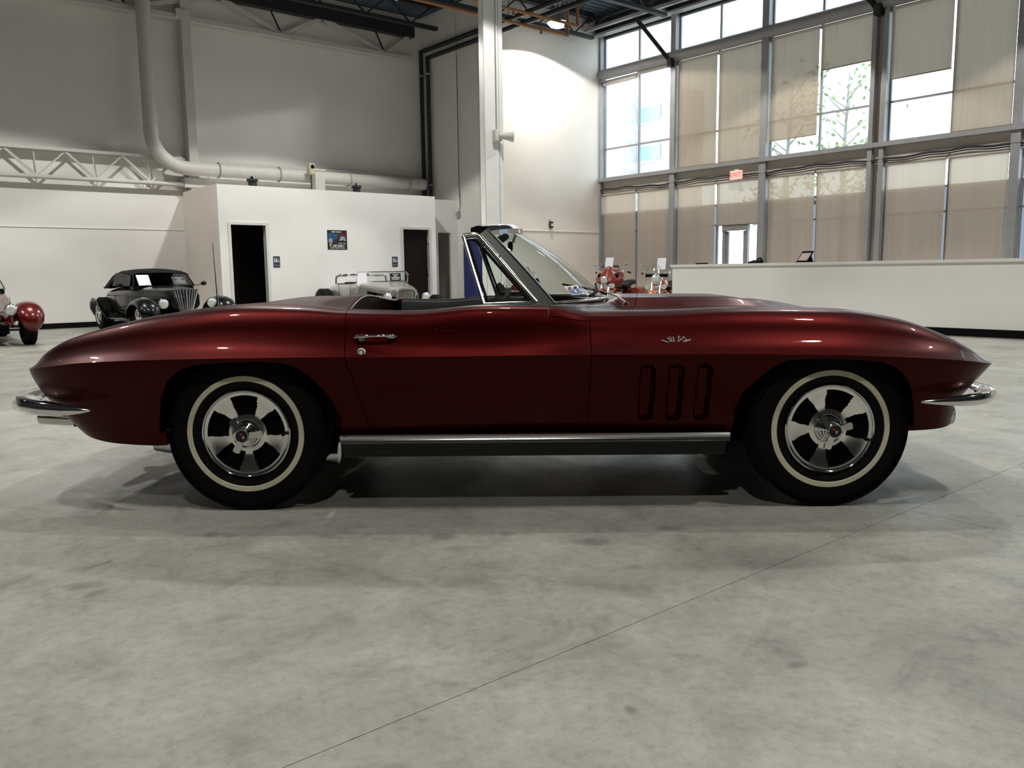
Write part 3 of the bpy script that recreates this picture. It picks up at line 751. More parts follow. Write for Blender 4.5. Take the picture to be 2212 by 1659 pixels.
shade(5, 'r', 3.08, .14, 'long lower beige shade in the end bay, beside the blank wall', 0)
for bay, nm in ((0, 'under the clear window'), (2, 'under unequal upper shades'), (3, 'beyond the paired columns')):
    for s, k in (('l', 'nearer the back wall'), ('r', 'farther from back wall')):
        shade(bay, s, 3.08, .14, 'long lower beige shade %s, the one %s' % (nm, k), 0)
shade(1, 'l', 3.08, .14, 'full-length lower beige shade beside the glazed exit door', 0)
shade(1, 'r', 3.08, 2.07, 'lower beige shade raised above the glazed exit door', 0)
# exit sign
v, z = on_u(1590, 378, WW_U - .20)
t = rthing('exit_sign', 'lit red exit sign hanging below the upper windows', 'sign', WW_U - .20, v, z)
MB().rbox(-.02, .03, -.16, .16, -.10, .10, .008, 2).build('housing', M['exit_face'], t)
text(t, 'EXIT', .15, (-.023, 0, 0), M['exit'], (PI / 2, 0, -PI / 2), ext=.003)
B(-.005, .10, -.05, .05, .10, .13).build('mount', M['white_plastic'], t)

# ---- half wall with cap and what stands on it
HU = 10.12
struct('wall_half', B(HU, HU + .18, V0 + 6, 7.38, 0, 1.08), M['half_wall'])
struct('trim_50', B(HU - .03, HU + .21, V0 + 6, 7.41, 1.08, 1.125), M['box_wall'])
struct('baseboard_half', B(HU - .015, HU, V0 + 6, 7.38, 0.0, .115), M['base_black'])
v = on_u(1738, 560, HU + .08)[0]
t = rthing('framed_notice', 'small framed notice tilted on a stand on the half wall', 'frame', HU + .08, v, 1.125)
B(-.08, .10, -.13, .13, 0, .012).build('foot', M['black'], t)
MB().hexa([(-.05, -.09, .012), (-.05, .12, .012), (-.03, .12, .012), (-.03, -.09, .012), (.06, -.13, .19), (.06, .08, .19), (.08, .08, .19), (.08, -.13, .19)]).build('frame', M['black'], t)
MB().hexa([(-.047, -.07, .03), (-.047, .10, .03), (-.046, .10, .03), (-.046, -.07, .03), (.052, -.11, .175), (.052, .065, .175), (.053, .065, .175), (.053, -.11, .175)]).build('notice', mat('pink_paper', (.45, .33, .33), .6), t)
MB().beam((.06, -.03, .12), (.14, -.03, .0), .10, .015).build('easel_leg', M['black'], t)
for x, lab in ((1516, 'thin black tray lying on the half wall near its open end'),):
    v = on_u(x, 570, HU + .1)[0]
    t = rthing('flat_tray', lab, 'tray', HU + .1, v, 1.125)
    MB().rbox(-.06, .06, -.11, .11, 0, .022, .008, 2).build('tray', M['black'], t)
    MB().rbox(-.045, .045, -.095, .095, .022, .026, .0015, 1).build('inset', M['vinyl'], t)
v = on_u(1632, 566, HU + .1)[0]
t = rthing('desk_phone', 'dark desk telephone on the half wall before the glazed door', 'telephone', HU + .1, v, 1.125)
MB().prism([(-.09, 0), (.09, 0), (.09, .06), (-.09, .025)], -.10, .10, 'xz').build('base', M['black'], t)
MB().tube([(-.06, -.07, .05), (-.05, -.07, .075), (.05, -.07, .09), (.08, -.07, .07)], .018, 8).build('handset', M['vinyl'], t, smooth=50)

# ---- outside the windows
struct('trim_60', B(WW_U + .2, 70, -50, 70, -.2, -.1), M['pavement'])
b = rthing('neighbour_building', 'pale mauve brick building outside the clear window', 'building', 26.0, 0)
e0, e1, e2 = on_u(1311, 250, 26)[0], on_u(1345, 250, 26)[0], on_u(1397, 250, 26)[0]
zt = on_u(1350, 168, 26)[1]
B(0, 4, e1, e1 + 12, -.1, zt).build('tower', M['brick'], b)
B(1.0, 4, e2, e1, -.1, zt - .3).build('wing', M['brick'], b)
for k, yy in enumerate((248, 330)):
    z = on_u(1370, yy, 27.0)[1]
    f = B(.96, 1.0, e2 + .25, e1 - .02, z - .55, z + .35).build('window', M['white_plastic'], b)
    B(.94, .96, e2 + .30, e1 - .06, z - .42, z + .22).build('pane', M['teal_glass'], f)
    B(.93, .96, e2 + .02, e2 + .20, z - .42, z + .3).build('window_slot', M['teal_glass'], b)
def tree(u, v, h, label, seed):
    rnd = random.Random(seed)
    t = rthing('street_tree', label, 'tree', u, v, -.1)
    MB().tube([(0, 0, 0), (.05, .02, h * .35), (.0, .08, h * .6), (.05, .0, h)], [.14, .11, .07, .02], 8).build('trunk', M['bark'], t, smooth=50)
    br = MB(); lv = MB()
    for k in range(22):
        z = h * (.35 + .62 * k / 22); a = rnd.uniform(0, 2 * PI); L = rnd.uniform(.6, 1.5) * (1.15 - z / h * .6)
        p1 = (L * .5 * math.cos(a), L * .5 * math.sin(a), z + L * .35); p2 = (L * math.cos(a), L * math.sin(a), z + L * .8)
        br.tube([(0, .04, z), p1, p2], [.03, .02, .006], 5)
        for q in range(26 if k < 8 else 9):
            c = Vector(p2) + Vector((rnd.gauss(0, .28), rnd.gauss(0, .28), rnd.gauss(0, .25)))
            d = Vector((rnd.uniform(-1, 1), rnd.uniform(-1, 1), rnd.uniform(-1, 1))).normalized() * .09; e = d.cross(Vector((rnd.random(), rnd.random(), rnd.random()))).normalized() * .05
            lv.add([c - d, c + e, c + d, c - e], [(0, 1, 2, 3)])
    br.build('branches', M['bark'], t, smooth=50)
    o = lv.build('foliage', M['leaf'], t, recalc=False); o['kind'] = 'stuff'
tree(19.0, on_u(1705, 320, 19.0)[0], 6.2, 'young green tree outside the third window, showing below the shade', 3)
tree(22.0, on_u(1830, 250, 22.0)[0], 7.0, 'thin sparse tree outside the window with the short shade', 5)
# ================================================================== THE RED CONVERTIBLE  (nose +X, near side -Y)
CAR = thing('convertible_car', 'deep red classic convertible sports car with whitewall tyres', 'car')
# crease loop: x, half width, z | crown x, y, z | spine x, z
K = [
 (-2.360, .000, .600, -2.320, .000, .632, -2.290, .648),
 (-2.345, .300, .602, -2.285, .270, .640, -2.200, .690),
 (-2.310, .520, .605, -2.245, .470, .645, -2.110, .728),
 (-2.250, .650, .612, -2.170, .560, .688, -2.030, .758),
 (-2.110, .755, .632, -2.050, .595, .748, -1.920, .788),
 (-1.900, .822, .655, -1.880, .615, .797, -1.790, .815),
 (-1.600, .868, .668, -1.600, .640, .852, -1.580, .848),
 (-1.245, .884, .673, -1.245, .655, .888, -1.245, .885),
 (-1.000, .883, .673, -1.000, .690, .880, -1.010, .902),
 (-.790,  .880, .672, -.800,  .735, .862, -.860,  .908),
 (-.520,  .873, .670, -.520,  .770, .854, -.520,  .88),
 (-.200,  .868, .670, -.200,  .775, .874, -.200,  .88),
 (.060,   .867, .671, .060,   .745, .872, .360,   .862),
 (.233,   .869, .671, .233,   .715, .843, .480,   .858),
 (.500,   .874, .670, .500,   .695, .843, .660,   .856),
 (.850,   .881, .668, .850,   .675, .853, .900,   .850),
 (1.245,  .884, .660, 1.245,  .660, .845, 1.245,  .828),
 (1.550,  .870, .645, 1.550,  .640, .800, 1.540,  .786),
 (1.780,  .830, .626, 1.760,  .600, .730, 1.760,  .735),
 (1.915,  .760, .606, 1.875,  .545, .673, 1.890,  .690),
 (1.985,  .660, .595, 1.935,  .470, .645, 1.970,  .654),
 (2.045,  .450, .590, 2.000,  .330, .622, 2.025,  .628),
 (2.075,  .220, .589, 2.045,  .170, .608, 2.055,  .610),
 (2.085,  .000, .588, 2.062,  .000, .602, 2.072,  .597)]
KT = [0.0]
for a, b in zip(K[:-1], K[1:]):
    KT.append(KT[-1] + math.hypot(b[0] - a[0], b[1] - a[1]))
fK = [pchip(KT, [k[i] for k in K]) for i in range(8)]
_xs = [k[0] for k in K]
def t_of_x(x):
    lo, hi = 0.0, KT[-1]
    for _ in range(40):
        m = (lo + hi) / 2
        if fK[0](m) < x: lo = m
        else: hi = m
    return (lo + hi) / 2
# bottom edge keyed by crease x
BT = [(-2.36, -2.17, .40), (-2.25, -2.07, .335), (-2.11, -1.975, .302), (-1.90, -1.83, .285), (-1.70, -1.67, .281), (-1.632, -1.600, .285),
      (-1.624, -1.600, .345), (-1.616, -1.598, .403), (-1.596, -1.582, .498), (-1.56, -1.546, .574), (-1.50, -1.488, .621), (-1.42, -1.412, .645),
      (-1.283, -1.283, .654), (-1.18, -1.18, .656), (-1.073, -1.073, .651), (-1.01, -1.01, .637), (-.949, -.949, .598), (-.890, -.889, .525),
      (-.868, -.855, .44), (-.858, -.836, .363), (-.852, -.828, .335), (-.79, -.704, .335), (-.60, -.55, .335), (-.30, -.28, .335), (.233, .222, .335),
      (.80, .80, .335), (.842, .832, .335), (.853, .844, .405), (.875, .869, .494), (.925, .921, .561), (.985, .982, .611), (1.04, 1.039, .638),
      (1.104, 1.104, .6435), (1.20, 1.20, .645), (1.311, 1.311, .639), (1.413, 1.413, .629), (1.477, 1.477, .605), (1.535, 1.532, .56), (1.573, 1.564, .499),
      (1.591, 1.577, .416), (1.600, 1.583, .343), (1.606, 1.584, .322), (1.70, 1.64, .322), (1.80, 1.725, .325), (1.915, 1.80, .332), (1.985, 1.84, .337), (2.045, 1.87, .34), (2.085, 1.88, .34)]
BTt = [t_of_x(b[0]) for b in BT]
BTt[0] = 0.0; BTt[-1] = KT[-1]
fbx, fbz = pchip(BTt, [b[1] for b in BT]), pchip(BTt, [b[2] for b in BT])
ts = set(round(x, 5) for x in KT + BTt)
x = 0.0
while x < KT[-1]:
    ts.add(round(x, 5)); x += .013
xa, xb_ = t_of_x(.415), t_of_x(.76); x = xa
while x < xb_:
    ts.add(round(x, 5)); x += .0045
ts = sorted(ts); T = [ts[0]]
must = set(round(t_of_x(q), 5) for q in (-.79, .233, .06)) | {round(KT[-1], 5)} | set(round(q, 5) for q in BTt)
for q in ts[1:]:
    if q - T[-1] > .0028: T.append(q)
    elif q in must: T[-1] = q if T[-1] not in must else T[-1]
T[-1] = KT[-1]
def iT(x):
    tx = t_of_x(x); return min(range(len(T)), key=lambda i: abs(T[i] - tx))
I_RC, I_FC, I_WS = iT(-.79), iT(.233), iT(.06)
NL, NU, NI = 44, 20, 22
qf = pchip([0, .2, .4, .6, .8, 1], [0, .20, .37, .50, .70, 1]); qh = pchip([0, .2, .4, .6, .8, 1], [0, .20, .46, .72, .93, 1])
def louver(x, z):
    for cx in (.4685, .5855, .7015):
        c = cx - .004 * (.627 - z) / .25
        dx, dz = abs(x - c) - .034 + .028, abs(z - .504) - .1235 + .028
        sd = -(math.hypot(max(dx, 0), max(dz, 0)) + min(max(dx, dz), 0) - .028)
        if sd > -.001:
            e = sstep(0, .010, sd); return .012 * e + .014 * e * (x - c + .034) / .068 + .004 * e * (1 - sstep(.010, .018, sd))
    return 0.0
def column(t):
    cx, w, zc, kx, ky, kz, sx, sz = [f(t) for f in fK]
    bx, bz = fbx(t), fbz(t)
    pts = []
    for j in range(NL + 1):                      # bottom -> crease
        s = 1 - j / NL
        if cx > 1.62: g = s + (min(1, 1.5 * s) - s) * sstep(1.62, 1.85, cx)
        elif cx < -1.9: g = s + (s ** 1.6 - s) * sstep(-1.9, -2.2, cx)
        else: g = s
        x = cx + (bx - cx) * g; z = zc + (bz - zc) * s
        y = w - .088 * (max(0, zc - z) / .33) ** 1.15 * (w / .88)
        if .4 < x < .78: y -= louver(x, z)
        pts.append((x, max(y, 0), z))
    for j in range(1, NU + 1):                   # crease -> crown
        q = j / NU; f, h = qf(q), qh(q)
        pts.append((cx + (kx - cx) * f, w + (ky - w) * f, zc + (kz - zc) * h))
    for j in range(1, NI + 1):                   # crown -> spine
        r = j / NI; y = ky * (1 - r)
        x = kx + (sx - kx) * (1 - (1 - r) ** 2)
        e = (1 - r) ** 2 * (1 + 2 * r)
        z = sz + (kz - sz) * e - .014 * math.sin(PI * min(1, r * 1.25)) ** 2 * (sstep(0, .3, cx) if cx < 1.9 else 0.3)
        hb = .038 * sstep(.34, .44, x) * (1 - sstep(.92, 1.22, x))
        z += hb * sstep(.33, .25, y)
        pts.append((x, y, z))
    return pts
GRID = [column(t) for t in T]
NR = NL + NU + NI
J_CR = NL + NU
def zone(i, j):
    """which panel the face (i..i+1, j..j+1) belongs to"""
    a, b = GRID[i][j], GRID[i + 1][j + 1]; mx = (a[0] + b[0]) / 2; my = (a[1] + b[1]) / 2; mz = (a[2] + b[2]) / 2
    if j >= J_CR:
        if I_RC <= i < I_WS: return None
        if i < I_RC:
            return 'deck_lid' if (i >= I_DK and j >= J_CR + 2) else 'body'
        return 'hood' if (i >= I_HD and i < I_HE and j >= J_CR + 1) else 'body'
    if I_RC <= i < I_FC:
        if i >= I_WS and j >= NL + 13: return 'body'
        return 'door'
    return 'body'
I_DK, I_HD, I_HE = iT(-1.20), iT(.30), iT(1.80)
sets = {}
for i in range(len(T) - 1):
    for j in range(NR):
        z = zone(i, j)
        if z: sets.setdefault(z, []).append((i, j))
def panel(name, faces, sides, m, gap=0.0, depth=.018, parent=CAR, both=True):
    bm = bmesh.new(); vd = {}
    def V_(p, s):
        k = (round(p[0], 5), round(p[1] * s, 5), round(p[2], 5))
        if k not in vd: vd[k] = bm.verts.new(k)
        return vd[k]
    for s in sides:
        for (i, j) in faces:
            q = [V_(GRID[i][j], s), V_(GRID[i + 1][j], s), V_(GRID[i + 1][j + 1], s), V_(GRID[i][j + 1], s)]
            u = []
            for v in q:
                if v not in u: u.append(v)
            if len(u) < 3: continue
            if s > 0: u.reverse()
            try: bm.faces.new(u)
            except ValueError: pass
    bm.normal_update()
    be = [e for e in bm.edges if e.is_boundary]
    nrm = {}; tin = {}
    for e in be:
        f = e.link_faces[0]; c = f.calc_center_median()
        for v in e.verts:
            nrm.setdefault(v, Vector()); nrm[v] += f.normal
            d = (e.verts[1].co - e.verts[0].co).normalized(); k = c - e.verts[0].co; k -= d * k.dot(d)
            tin.setdefault(v, Vector()); tin[v] += k.normalized() if k.length > 1e-9 else Vector()
    if gap:
        for v, d in tin.items():
            if d.length > 1e-6: v.co += d.normalized() * gap
    if depth:
        r = bmesh.ops.extrude_edge_only(bm, edges=be)
        nv = [g for g in r['geom'] if isinstance(g, bmesh.types.BMVert)]
        src = {tuple(round(c, 6) for c in v.co): n for v, n in nrm.items()}
        for v in nv:
            n = src.get(tuple(round(c, 6) for c in v.co))
            if n and n.length > 1e-6: v.co -= n.normalized() * depth
    me = bpy.data.meshes.new(name); bm.to_mesh(me); bm.free()
    me.polygons.foreach_set('use_smooth', [True] * len(me.polygons)); me.set_sharp_from_angle(angle=math.radians(24))
    me.materials.append(m); o = bpy.data.objects.new(name, me); COL.objects.link(o); o.parent = parent; return o
panel('body', sets['body'], (-1, 1), M['red'], gap=.0008)
DOOR = panel('door', sets['door'], (-1,), M['red'], gap=.0025)
DOOR_F = panel('door', sets['door'], (1,), M['red'], gap=.0025)
panel('hood', sets['hood'], (-1, 1), M['red'], gap=.002)
panel('deck_lid', sets['deck_lid'], (-1, 1), M['red'], gap=.002)
def side_y(x, z):
    """half width of the body side at x, z (below the crown)"""
    i = min(range(len(T)), key=lambda k: abs(fK[0](T[k]) - x)); best = None
    for k in range(max(0, i - 30), min(len(T), i + 30)):
        for j in range(0, J_CR + 1):
            p = GRID[k][j]; d = (p[0] - x) ** 2 + (p[2] - z) ** 2
            if best is None or d < best[0]: best = (d, p[1])
    return best[1]

# wheel wells, underbody
for (x0, x1) in ((-1.65, -.82), (.82, 1.62)):
    for s in (-1, 1):
        prof = [(fbx(t), fbz(t), fK[1](t)) for t in T if x0 < fK[0](t) < x1 and fbz(t) > .338]
        MB().grid([[(p[0], s * (p[2] - .03), p[1] + .004) for p in prof], [(p[0], s * .46, p[1] + .02) for p in prof]]).build('wheel_well', M['black'], CAR, smooth=60)
ub = MB()
ub.box(-.84, .84, -.70, .70, .215, .34)
ub.box(-1.95, 1.72, -.45, .45, .27, .56)
ub.box(-2.1, -1.66, -.6, .6, .34, .50).box(1.62, 1.78, -.62, .62, .345, .50)
ub.build('underbody', M['black'], CAR)
# side trim below the doors
for s in (-1, 1):
    sec = [(.812, .336), (.832, .333), (.838, .326), (.834, .317), (.838, .312), (.840, .304), (.832, .297), (.80, .297)]
    rows = []
    for x in (-.832, -.80, 0, .78, .818):
        rows.append([(x, s * y, z) for y, z in sec])
    MB().loft(rows).build('rocker_trim', M['steel_bright'], CAR, smooth=30)
    rb = MB(); rows = []
    prof = []
    for k in range(8):
        z = .296 - k * .0085
        prof += [(.818 - k * .004, z), (.818 - k * .004, z - .005), (.810 - k * .004, z - .0055), (.810 - k * .004, z - .0082)]
    prof += [(.77, .228), (.70, .24), (.70, .296)]
    rb.loft([[(x, s * y, z) for y, z in prof] for x in (-.826, .808)])
    rb.build('ribbed_sill_panel', M['gloss_black'], CAR)

# ---------------------------------------------------------------- wheels (axis along y, outer face at local -y)
def make_wheel():
    w = bpy.data.objects.new('wheel', None); COL.objects.link(w); w.parent = CAR
    R = .338
    prof = [(.19, .085), (.235, .092), (.29, .088), (R - .018, .078), (R - .004, .068)]
    n = 6
    for k in range(n):
        a = .066 - .132 * k / (n - 1)
        prof += [(R, a), (R, a - .016), (R - .006, a - .018), (R - .006, a - .024)]
    prof += [(R - .004, -.070), (R - .014, -.078), (.300, -.086), (.268, -.091), (.235, -.092), (.205, -.088), (.190, -.076)]
    MB().lathe(prof, 72, 'y').build('tyre', M['rubber'], w, smooth=35)
    tr = MB()
    for k in range(60):                                   # tread blocks on the outer shoulder
        a = 2 * PI * k / 60
        tr.hexa([(r * math.cos(b), y, r * math.sin(b)) for (r, y) in ((R - .008, -.078), (R + .0015, -.062)) for b in (a, a + .06)] +
                [(r * math.cos(b), y, r * math.sin(b)) for (r, y) in ((R - .020, -.074), (R - .012, -.060)) for b in (a, a + .06)])
    tr.build('tread_blocks', M['rubber'], w)
    MB().lathe([(.229, -.0921), (.231, -.0945), (.251, -.0935), (.2525, -.0915)], 72, 'y').build('whitewall_band', M['whitewall'], w, smooth=40)
    # rim lip
    rim = MB().lathe([(.172, -.030), (.176, -.072), (.182, -.079), (.190, -.0835), (.1925, -.088), (.188, -.092), (.184, -.090), (.181, -.083), (.170, -.080)], 72, 'y').build('rim', M['chrome'], w, smooth=50)
    # five-window aluminium face
    bm = bmesh.new(); NA, rad = 240, [.052, .062, .082, .096, .112, .13, .145, .158, .168, .176]
    yy = [-.070, -.066, -.062, -.063, -.066, -.070, -.075, -.079, -.081, -.082]
    vs = [[bm.verts.new((r * math.cos(2 * PI * a / NA), y, r * math.sin(2 * PI * a / NA))) for r, y in zip(rad, yy)] for a in range(NA)]
    for a in range(NA):
        ph = ((a + .5) / NA * 5) % 1.0
        for k in range(len(rad) - 1):
            rm = (rad[k] + rad[k + 1]) / 2
            half = .36 - .075 * (rm - .085) / .08           # window half angle share
            if .080 < rm < .168 and abs(ph - .5) < half: continue
            bm.faces.new([vs[a][k], vs[(a + 1) % NA][k], vs[(a + 1) % NA][k + 1], vs[a][k + 1]])
    bmesh.ops.delete(bm, geom=[v for v in bm.verts if not v.link_faces], context='VERTS')
    r = bmesh.ops.extrude_edge_only(bm, edges=[e for e in bm.edges if e.is_boundary])
    for v in r['geom']:
        if isinstance(v, bmesh.types.BMVert): v.co.y += .022
    face = MB().frombm(bm).build('wheel_face', M['alu'], w, smooth=38)
    MB().lathe([(0, -.035), (.17, -.035), (.172, .06)], 40, 'y').build('brake_backing', M['black'], w)
    hub = MB().lathe([(.060, -.060), (.064, -.074), (.060, -.080), (.052, -.086), (.050, -.096), (.044, -.100), (.042, -.108), (.036, -.112), (.034, -.124), (.0, -.124)], 40, 'y').build('hub_cone', M['chrome'], w, smooth=35)
    sp = MB()
    for k in range(3):
        a = math.radians(21 + 120 * k)
        def R_(x, z): return (x * math.cos(a) - z * math.sin(a), x * math.sin(a) + z * math.cos(a))
        pl = [(.022, -.012), (.045, -.0125), (.074, -.0155), (.082, -.013), (.084, 0), (.082, .013), (.074, .0155), (.045, .0125), (.022, .012)]
        f = [R_(*p) for p in pl]; n = len(f)
        sp.add([(p[0], -.134 + .012 * (math.hypot(*q) / .084), p[1]) for p, q in zip(f, pl)] + [(p[0], -.112, p[1]) for p in f], [tuple(range(n)), tuple(range(2 * n - 1, n - 1, -1))] + [(i, (i + 1) % n, n + (i + 1) % n, n + i) for i in range(n)])
    sp.lathe([(.030, -.112), (.030, -.138), (.0285, -.142), (.0265, -.142), (.0255, -.139)], 32, 'y')
    s = sp.build('spinner', M['steel_bright'], w, smooth=30)
    cap = MB().lathe([(0, -.1395), (.026, -.1392)], 28, 'y').build('emblem_disc', M['gloss_black'], s)
    B(-.012, -.001, -.1405, -.1398, .002, .011).build('emblem_flag', M['emblem_red'], s)
    B(.003, .012, -.1405, -.1398, -.009, .002).build('emblem_flag', M['emblem_silver'], s)
    MB().tube([(.153, -.085, .045), (.158, -.104, .047)], .0075, 10).build('valve_stem', M['rubber'], w, smooth=40)
    return w
M['emblem_red'] = mat('emblem_red_enamel', (0.35, 0.02, 0.015), 0.3, var=0.0)
M['emblem_silver'] = mat('emblem_silver_enamel', (0.45, 0.45, 0.45), 0.3, 0.5, var=0.0)
HZ = .322
wh = make_wheel()
WHEELS = [(-1.2446, -.712, 0, 17), (1.2446, -.712, 0, 33), (-1.2446, .712, PI, 40), (1.2446, .712, PI, 70)]
for k, (x, y, rz, spin) in enumerate(WHEELS):
    w = wh if k == 0 else copy_tree(wh, CAR)
    w.location = (x, y, HZ + .0155)
    w.rotation_mode = 'XYZ'
    if k == 1: [c for c in w.children if c.name.startswith('spinner')][0].rotation_euler.y = math.radians(-26)
    steer = math.radians(2.0) if x > 0 else 0
    w.rotation_euler = (Matrix.Rotation(rz + steer, 3, 'Z') @ Matrix.Rotation(math.radians(spin), 3, 'Y')).to_euler()

# ---------------------------------------------------------------- bumpers
def bumper(path, zs, hs, name):
    for s in (-1, 1):
        rows = []; n = len(path)
        for i, (x, y) in enumerate(path):
            a = Vector(path[max(0, i - 1)]); b = Vector(path[min(n - 1, i + 1)]); d = (b - a).normalized(); nn = Vector((d.y, -d.x))
            if nn.dot(Vector((x, y))) < 0: nn = -nn
            h = hs[i]; z = zs[i]; ring = []
            for k in range(14):
                t = 2 * PI * k / 14; ct = math.cos(t); o = nn * (ct * h * (.75 if ct > 0 else 2.2 * sstep(0, .4, i / (n - 1))+ .5))
                ring.append((x + o.x, s * (y + o.y), z + h * math.sin(t)))
            rows.append(ring)
        MB().loft(rows).build(name, M['chrome'], CAR, smooth=50)
bumper([(-1.885, .845), (-1.93, .842), (-2.02, .828), (-2.12, .800), (-2.215, .755), (-2.290, .69), (-2.335, .59), (-2.36, .45), (-2.37, .30), (-2.37, .24)],
       [.452, .452, .453, .455, .458, .463, .466, .468, .468, .468], [.002, .012, .024, .031, .034, .033, .031, .028, .02, .006], 'rear_bumper')
bumper([(1.585, .880), (1.65, .882), (1.74, .872), (1.83, .845), (1.90, .80), (1.955, .735), (2.00, .63), (2.02, .50), (2.03, .38)],
       [.462, .462, .463, .464, .466, .469, .471, .472, .472], [.004, .012, .020, .024, .025, .024, .023, .02, .006], 'front_bumper')
for s in (-1, 1):
    B(-2.30, -2.16, s * .40 - .02, s * .40 + .02, .45, .485).build('bumper_bracket', M['black'], CAR)
    B(1.85, 2.0, s * .45 - .02, s * .45 + .02, .455, .49).build('bumper_bracket', M['black'], CAR)
    MB().tube([(1.72, s * .66, .372), (1.80, s * .66, .372), (1.822, s * .66, .372), (1.832, s * .66, .372)], [.042, .046, .044, .02], 18).build('turn_lamp', M['lamp_glass'], CAR, smooth=40)
    MB().tube([(1.80, s * .63, .425), (1.835, s * .63, .43)], [.012, .018], 10).build('bumper_bolt', M['chrome'], CAR, smooth=40)
    # tail pipes
    pp = [(-1.3, s * .40, .26), (-1.7, s * .42, .29), (-2.02, s * .44, .345), (-2.20, s * .45, .352), (-2.335, s * .45, .362)]
    MB().tube(pp, [.03, .03, .028, .034, .036], 16, cap=False).build('exhaust_pipe', M['steel_bright'], CAR, smooth=50)
    MB().tube([pp[3], (-2.334, s * .45, .3625)], .031, 16).build('exhaust_bore', M['black'], CAR)
    MB().tube([(-1.72, s * .60, .275), (-1.25, s * .58, .205), (-.9, s * .56, .20)], [.05, .06, .05], 14).build('muffler', M['steel_bright'], CAR, smooth=50)
    MB().lathe([(0, -.012), (.048, -.012), (.052, 0)], 20, 'x', (-2.262, s * .36, .545)).build('tail_lamp', M['emblem_red'], CAR, smooth=40)
    MB().lathe([(0, -.012), (.048, -.012), (.052, 0)], 20, 'x', (-2.235, s * .51, .545)).build('tail_lamp', M['emblem_red'], CAR, smooth=40)
def front_pt(t, z):
    cx, w, zc, bx, bz = fK[0](t), fK[1](t), fK[2](t), fbx(t), fbz(t); s_ = (zc - z) / (zc - bz)
    return (cx + (bx - cx) * min(1, 1.5 * s_) + .004, w - .088 * (max(0, zc - z) / .33) ** 1.15 * (w / .88))
for k in range(7):
    z = .425 + k * .012
    half = [front_pt(KT[-1] - q * .06, z) for q in range(9)]
    MB().tube([(x, -y, z) for x, y in half[::-1]] + [(x, y, z) for x, y in half[1:]], .0035, 6).build('grille_bar', M['steel_bright'], CAR, smooth=50)

# ---------------------------------------------------------------- door furniture, badge
def dy(x, z): return -side_y(x, z)
hx0, hx1, hz = -.750, -.580, .757
yb = dy(-.70, .745)
h = MB().tube([(-.752, yb - .012, .748), (-.735, yb - .030, .756), (-.66, yb - .036, .759), (-.60, yb - .032, .757), (-.578, yb - .012, .752)], [.008, .010, .0075, .007, .005], 10, flat=.8).build('door_handle', M['chrome'], DOOR, smooth=50)
MB().lathe([(.0, -.030), (.008, -.030), (.010, -.026), (.016, -.022), (.020, -.010), (.022, .01)], 24, 'y', (-.722, yb, .744)).build('push_button', M['chrome'], h, smooth=40)
MB().sphere((-.598, yb - .004, .752), .016, 12, 8, (1.5, 1, .7)).build('handle_foot', M['chrome'], h, smooth=50)
yl = dy(-.721, .69)
k_ = MB().lathe([(.0, -.012), (.008, -.012), (.009, -.009), (.012, -.008), (.0165, -.005), (.0185, .004)], 24, 'y', (-.721, yl, .690)).build('door_lock', M['white_plastic'], DOOR, smooth=40)
MB().lathe([(.010, -.0095), (.014, -.0085)], 24, 'y', (-.721, yl - .0015, .690)).build('lock_ring', M['gloss_black'], k_)
M['badge'] = mat('bright_badge_metal', (0.85, 0.85, 0.84), 0.4, 0.6, var=0.0)
# crossed-flag badge over a broad V
yv = dy(.587, .722) - .004
bd = MB()
for s in (-1, 1):
    bd.beam((.587, yv, .7055), (.587 + s * .061, yv, .7255), .004, .007, (0, 1, 0))
BADGE = bd.build('fender_badge', M['badge'], CAR)
for a in (-.036, -.026, -.013):
    MB().beam((.587 + a * .45, yv, .712), (.587 + a, yv - .001, .740 - abs(a + .02) * .3), .004, .0045, (0, 1, 0)).build('badge_flag', M['badge'], BADGE)
for i in range(4):
    for j in range(3):
        if (i + j) % 2 == 0:
            B(.594 + i * .010, .602 + i * .010, yv - .002, yv + .001, .716 + j * .0085 - i * .001, .7235 + j * .0085 - i * .001).build('badge_check', M['badge'], BADGE)
MB().beam((.590, yv, .712), (.603, yv, .742), .003, .004, (0, 1, 0)).build('badge_flag', M['badge'], BADGE)

# ---------------------------------------------------------------- door top rails, windshield, vent windows
for s in (-1, 1):
    rail = [(GRID[i][J_CR][0], s * (GRID[i][J_CR][1] - .006), GRID[i][J_CR][2] - .001) for i in range(I_RC + 2, I_WS + 1, 2)]
    MB().tube(rail, .0055, 6).build('door_top_strip', M['steel_bright'], DOOR if s < 0 else DOOR_F, smooth=50)
    inner = MB().grid([[(p[0], p[1] - s * .004, p[2] - .004) for p in rail], [(p[0], p[1] - s * .05, p[2] - .010) for p in rail], [(p[0], p[1] - s * .07, p[2] - .035) for p in rail], [(p[0], p[1] - s * .07, .34) for p in rail]])
    inner.build('door_inner_panel', M['vinyl'], DOOR if s < 0 else DOOR_F, smooth=40)
def ws_base(y): return (.075 + .30 * (1 - (y / .66) ** 2), y, .872 - .006 * (y / .66) ** 2)
def ws_top(y): y2 = y * .86; return (-.215 + .135 * (1 - (y / .66) ** 2), y2, 1.192 + .030 * (1 - (y / .66) ** 2))
def ws(y, f, out=0.0):
    a, b = Vector(ws_base(y)), Vector(ws_top(y)); p = a.lerp(b, f)
    n = Vector((.75, 0, .66)) if abs(y) < .01 else Vector((.72, (1 if y > 0 else -1) * .35 * (abs(y) / .66) ** 2, .60)).normalized()
    return p + n * (.022 * math.sin(PI * f) * (1 - .85 * (abs(y) / .66) ** 4) + out)
ys = [-.66 + 1.32 * k / 36 for k in range(37)]
WSF = MB()
def strip(y0, f0, y1, f1, wd): pass
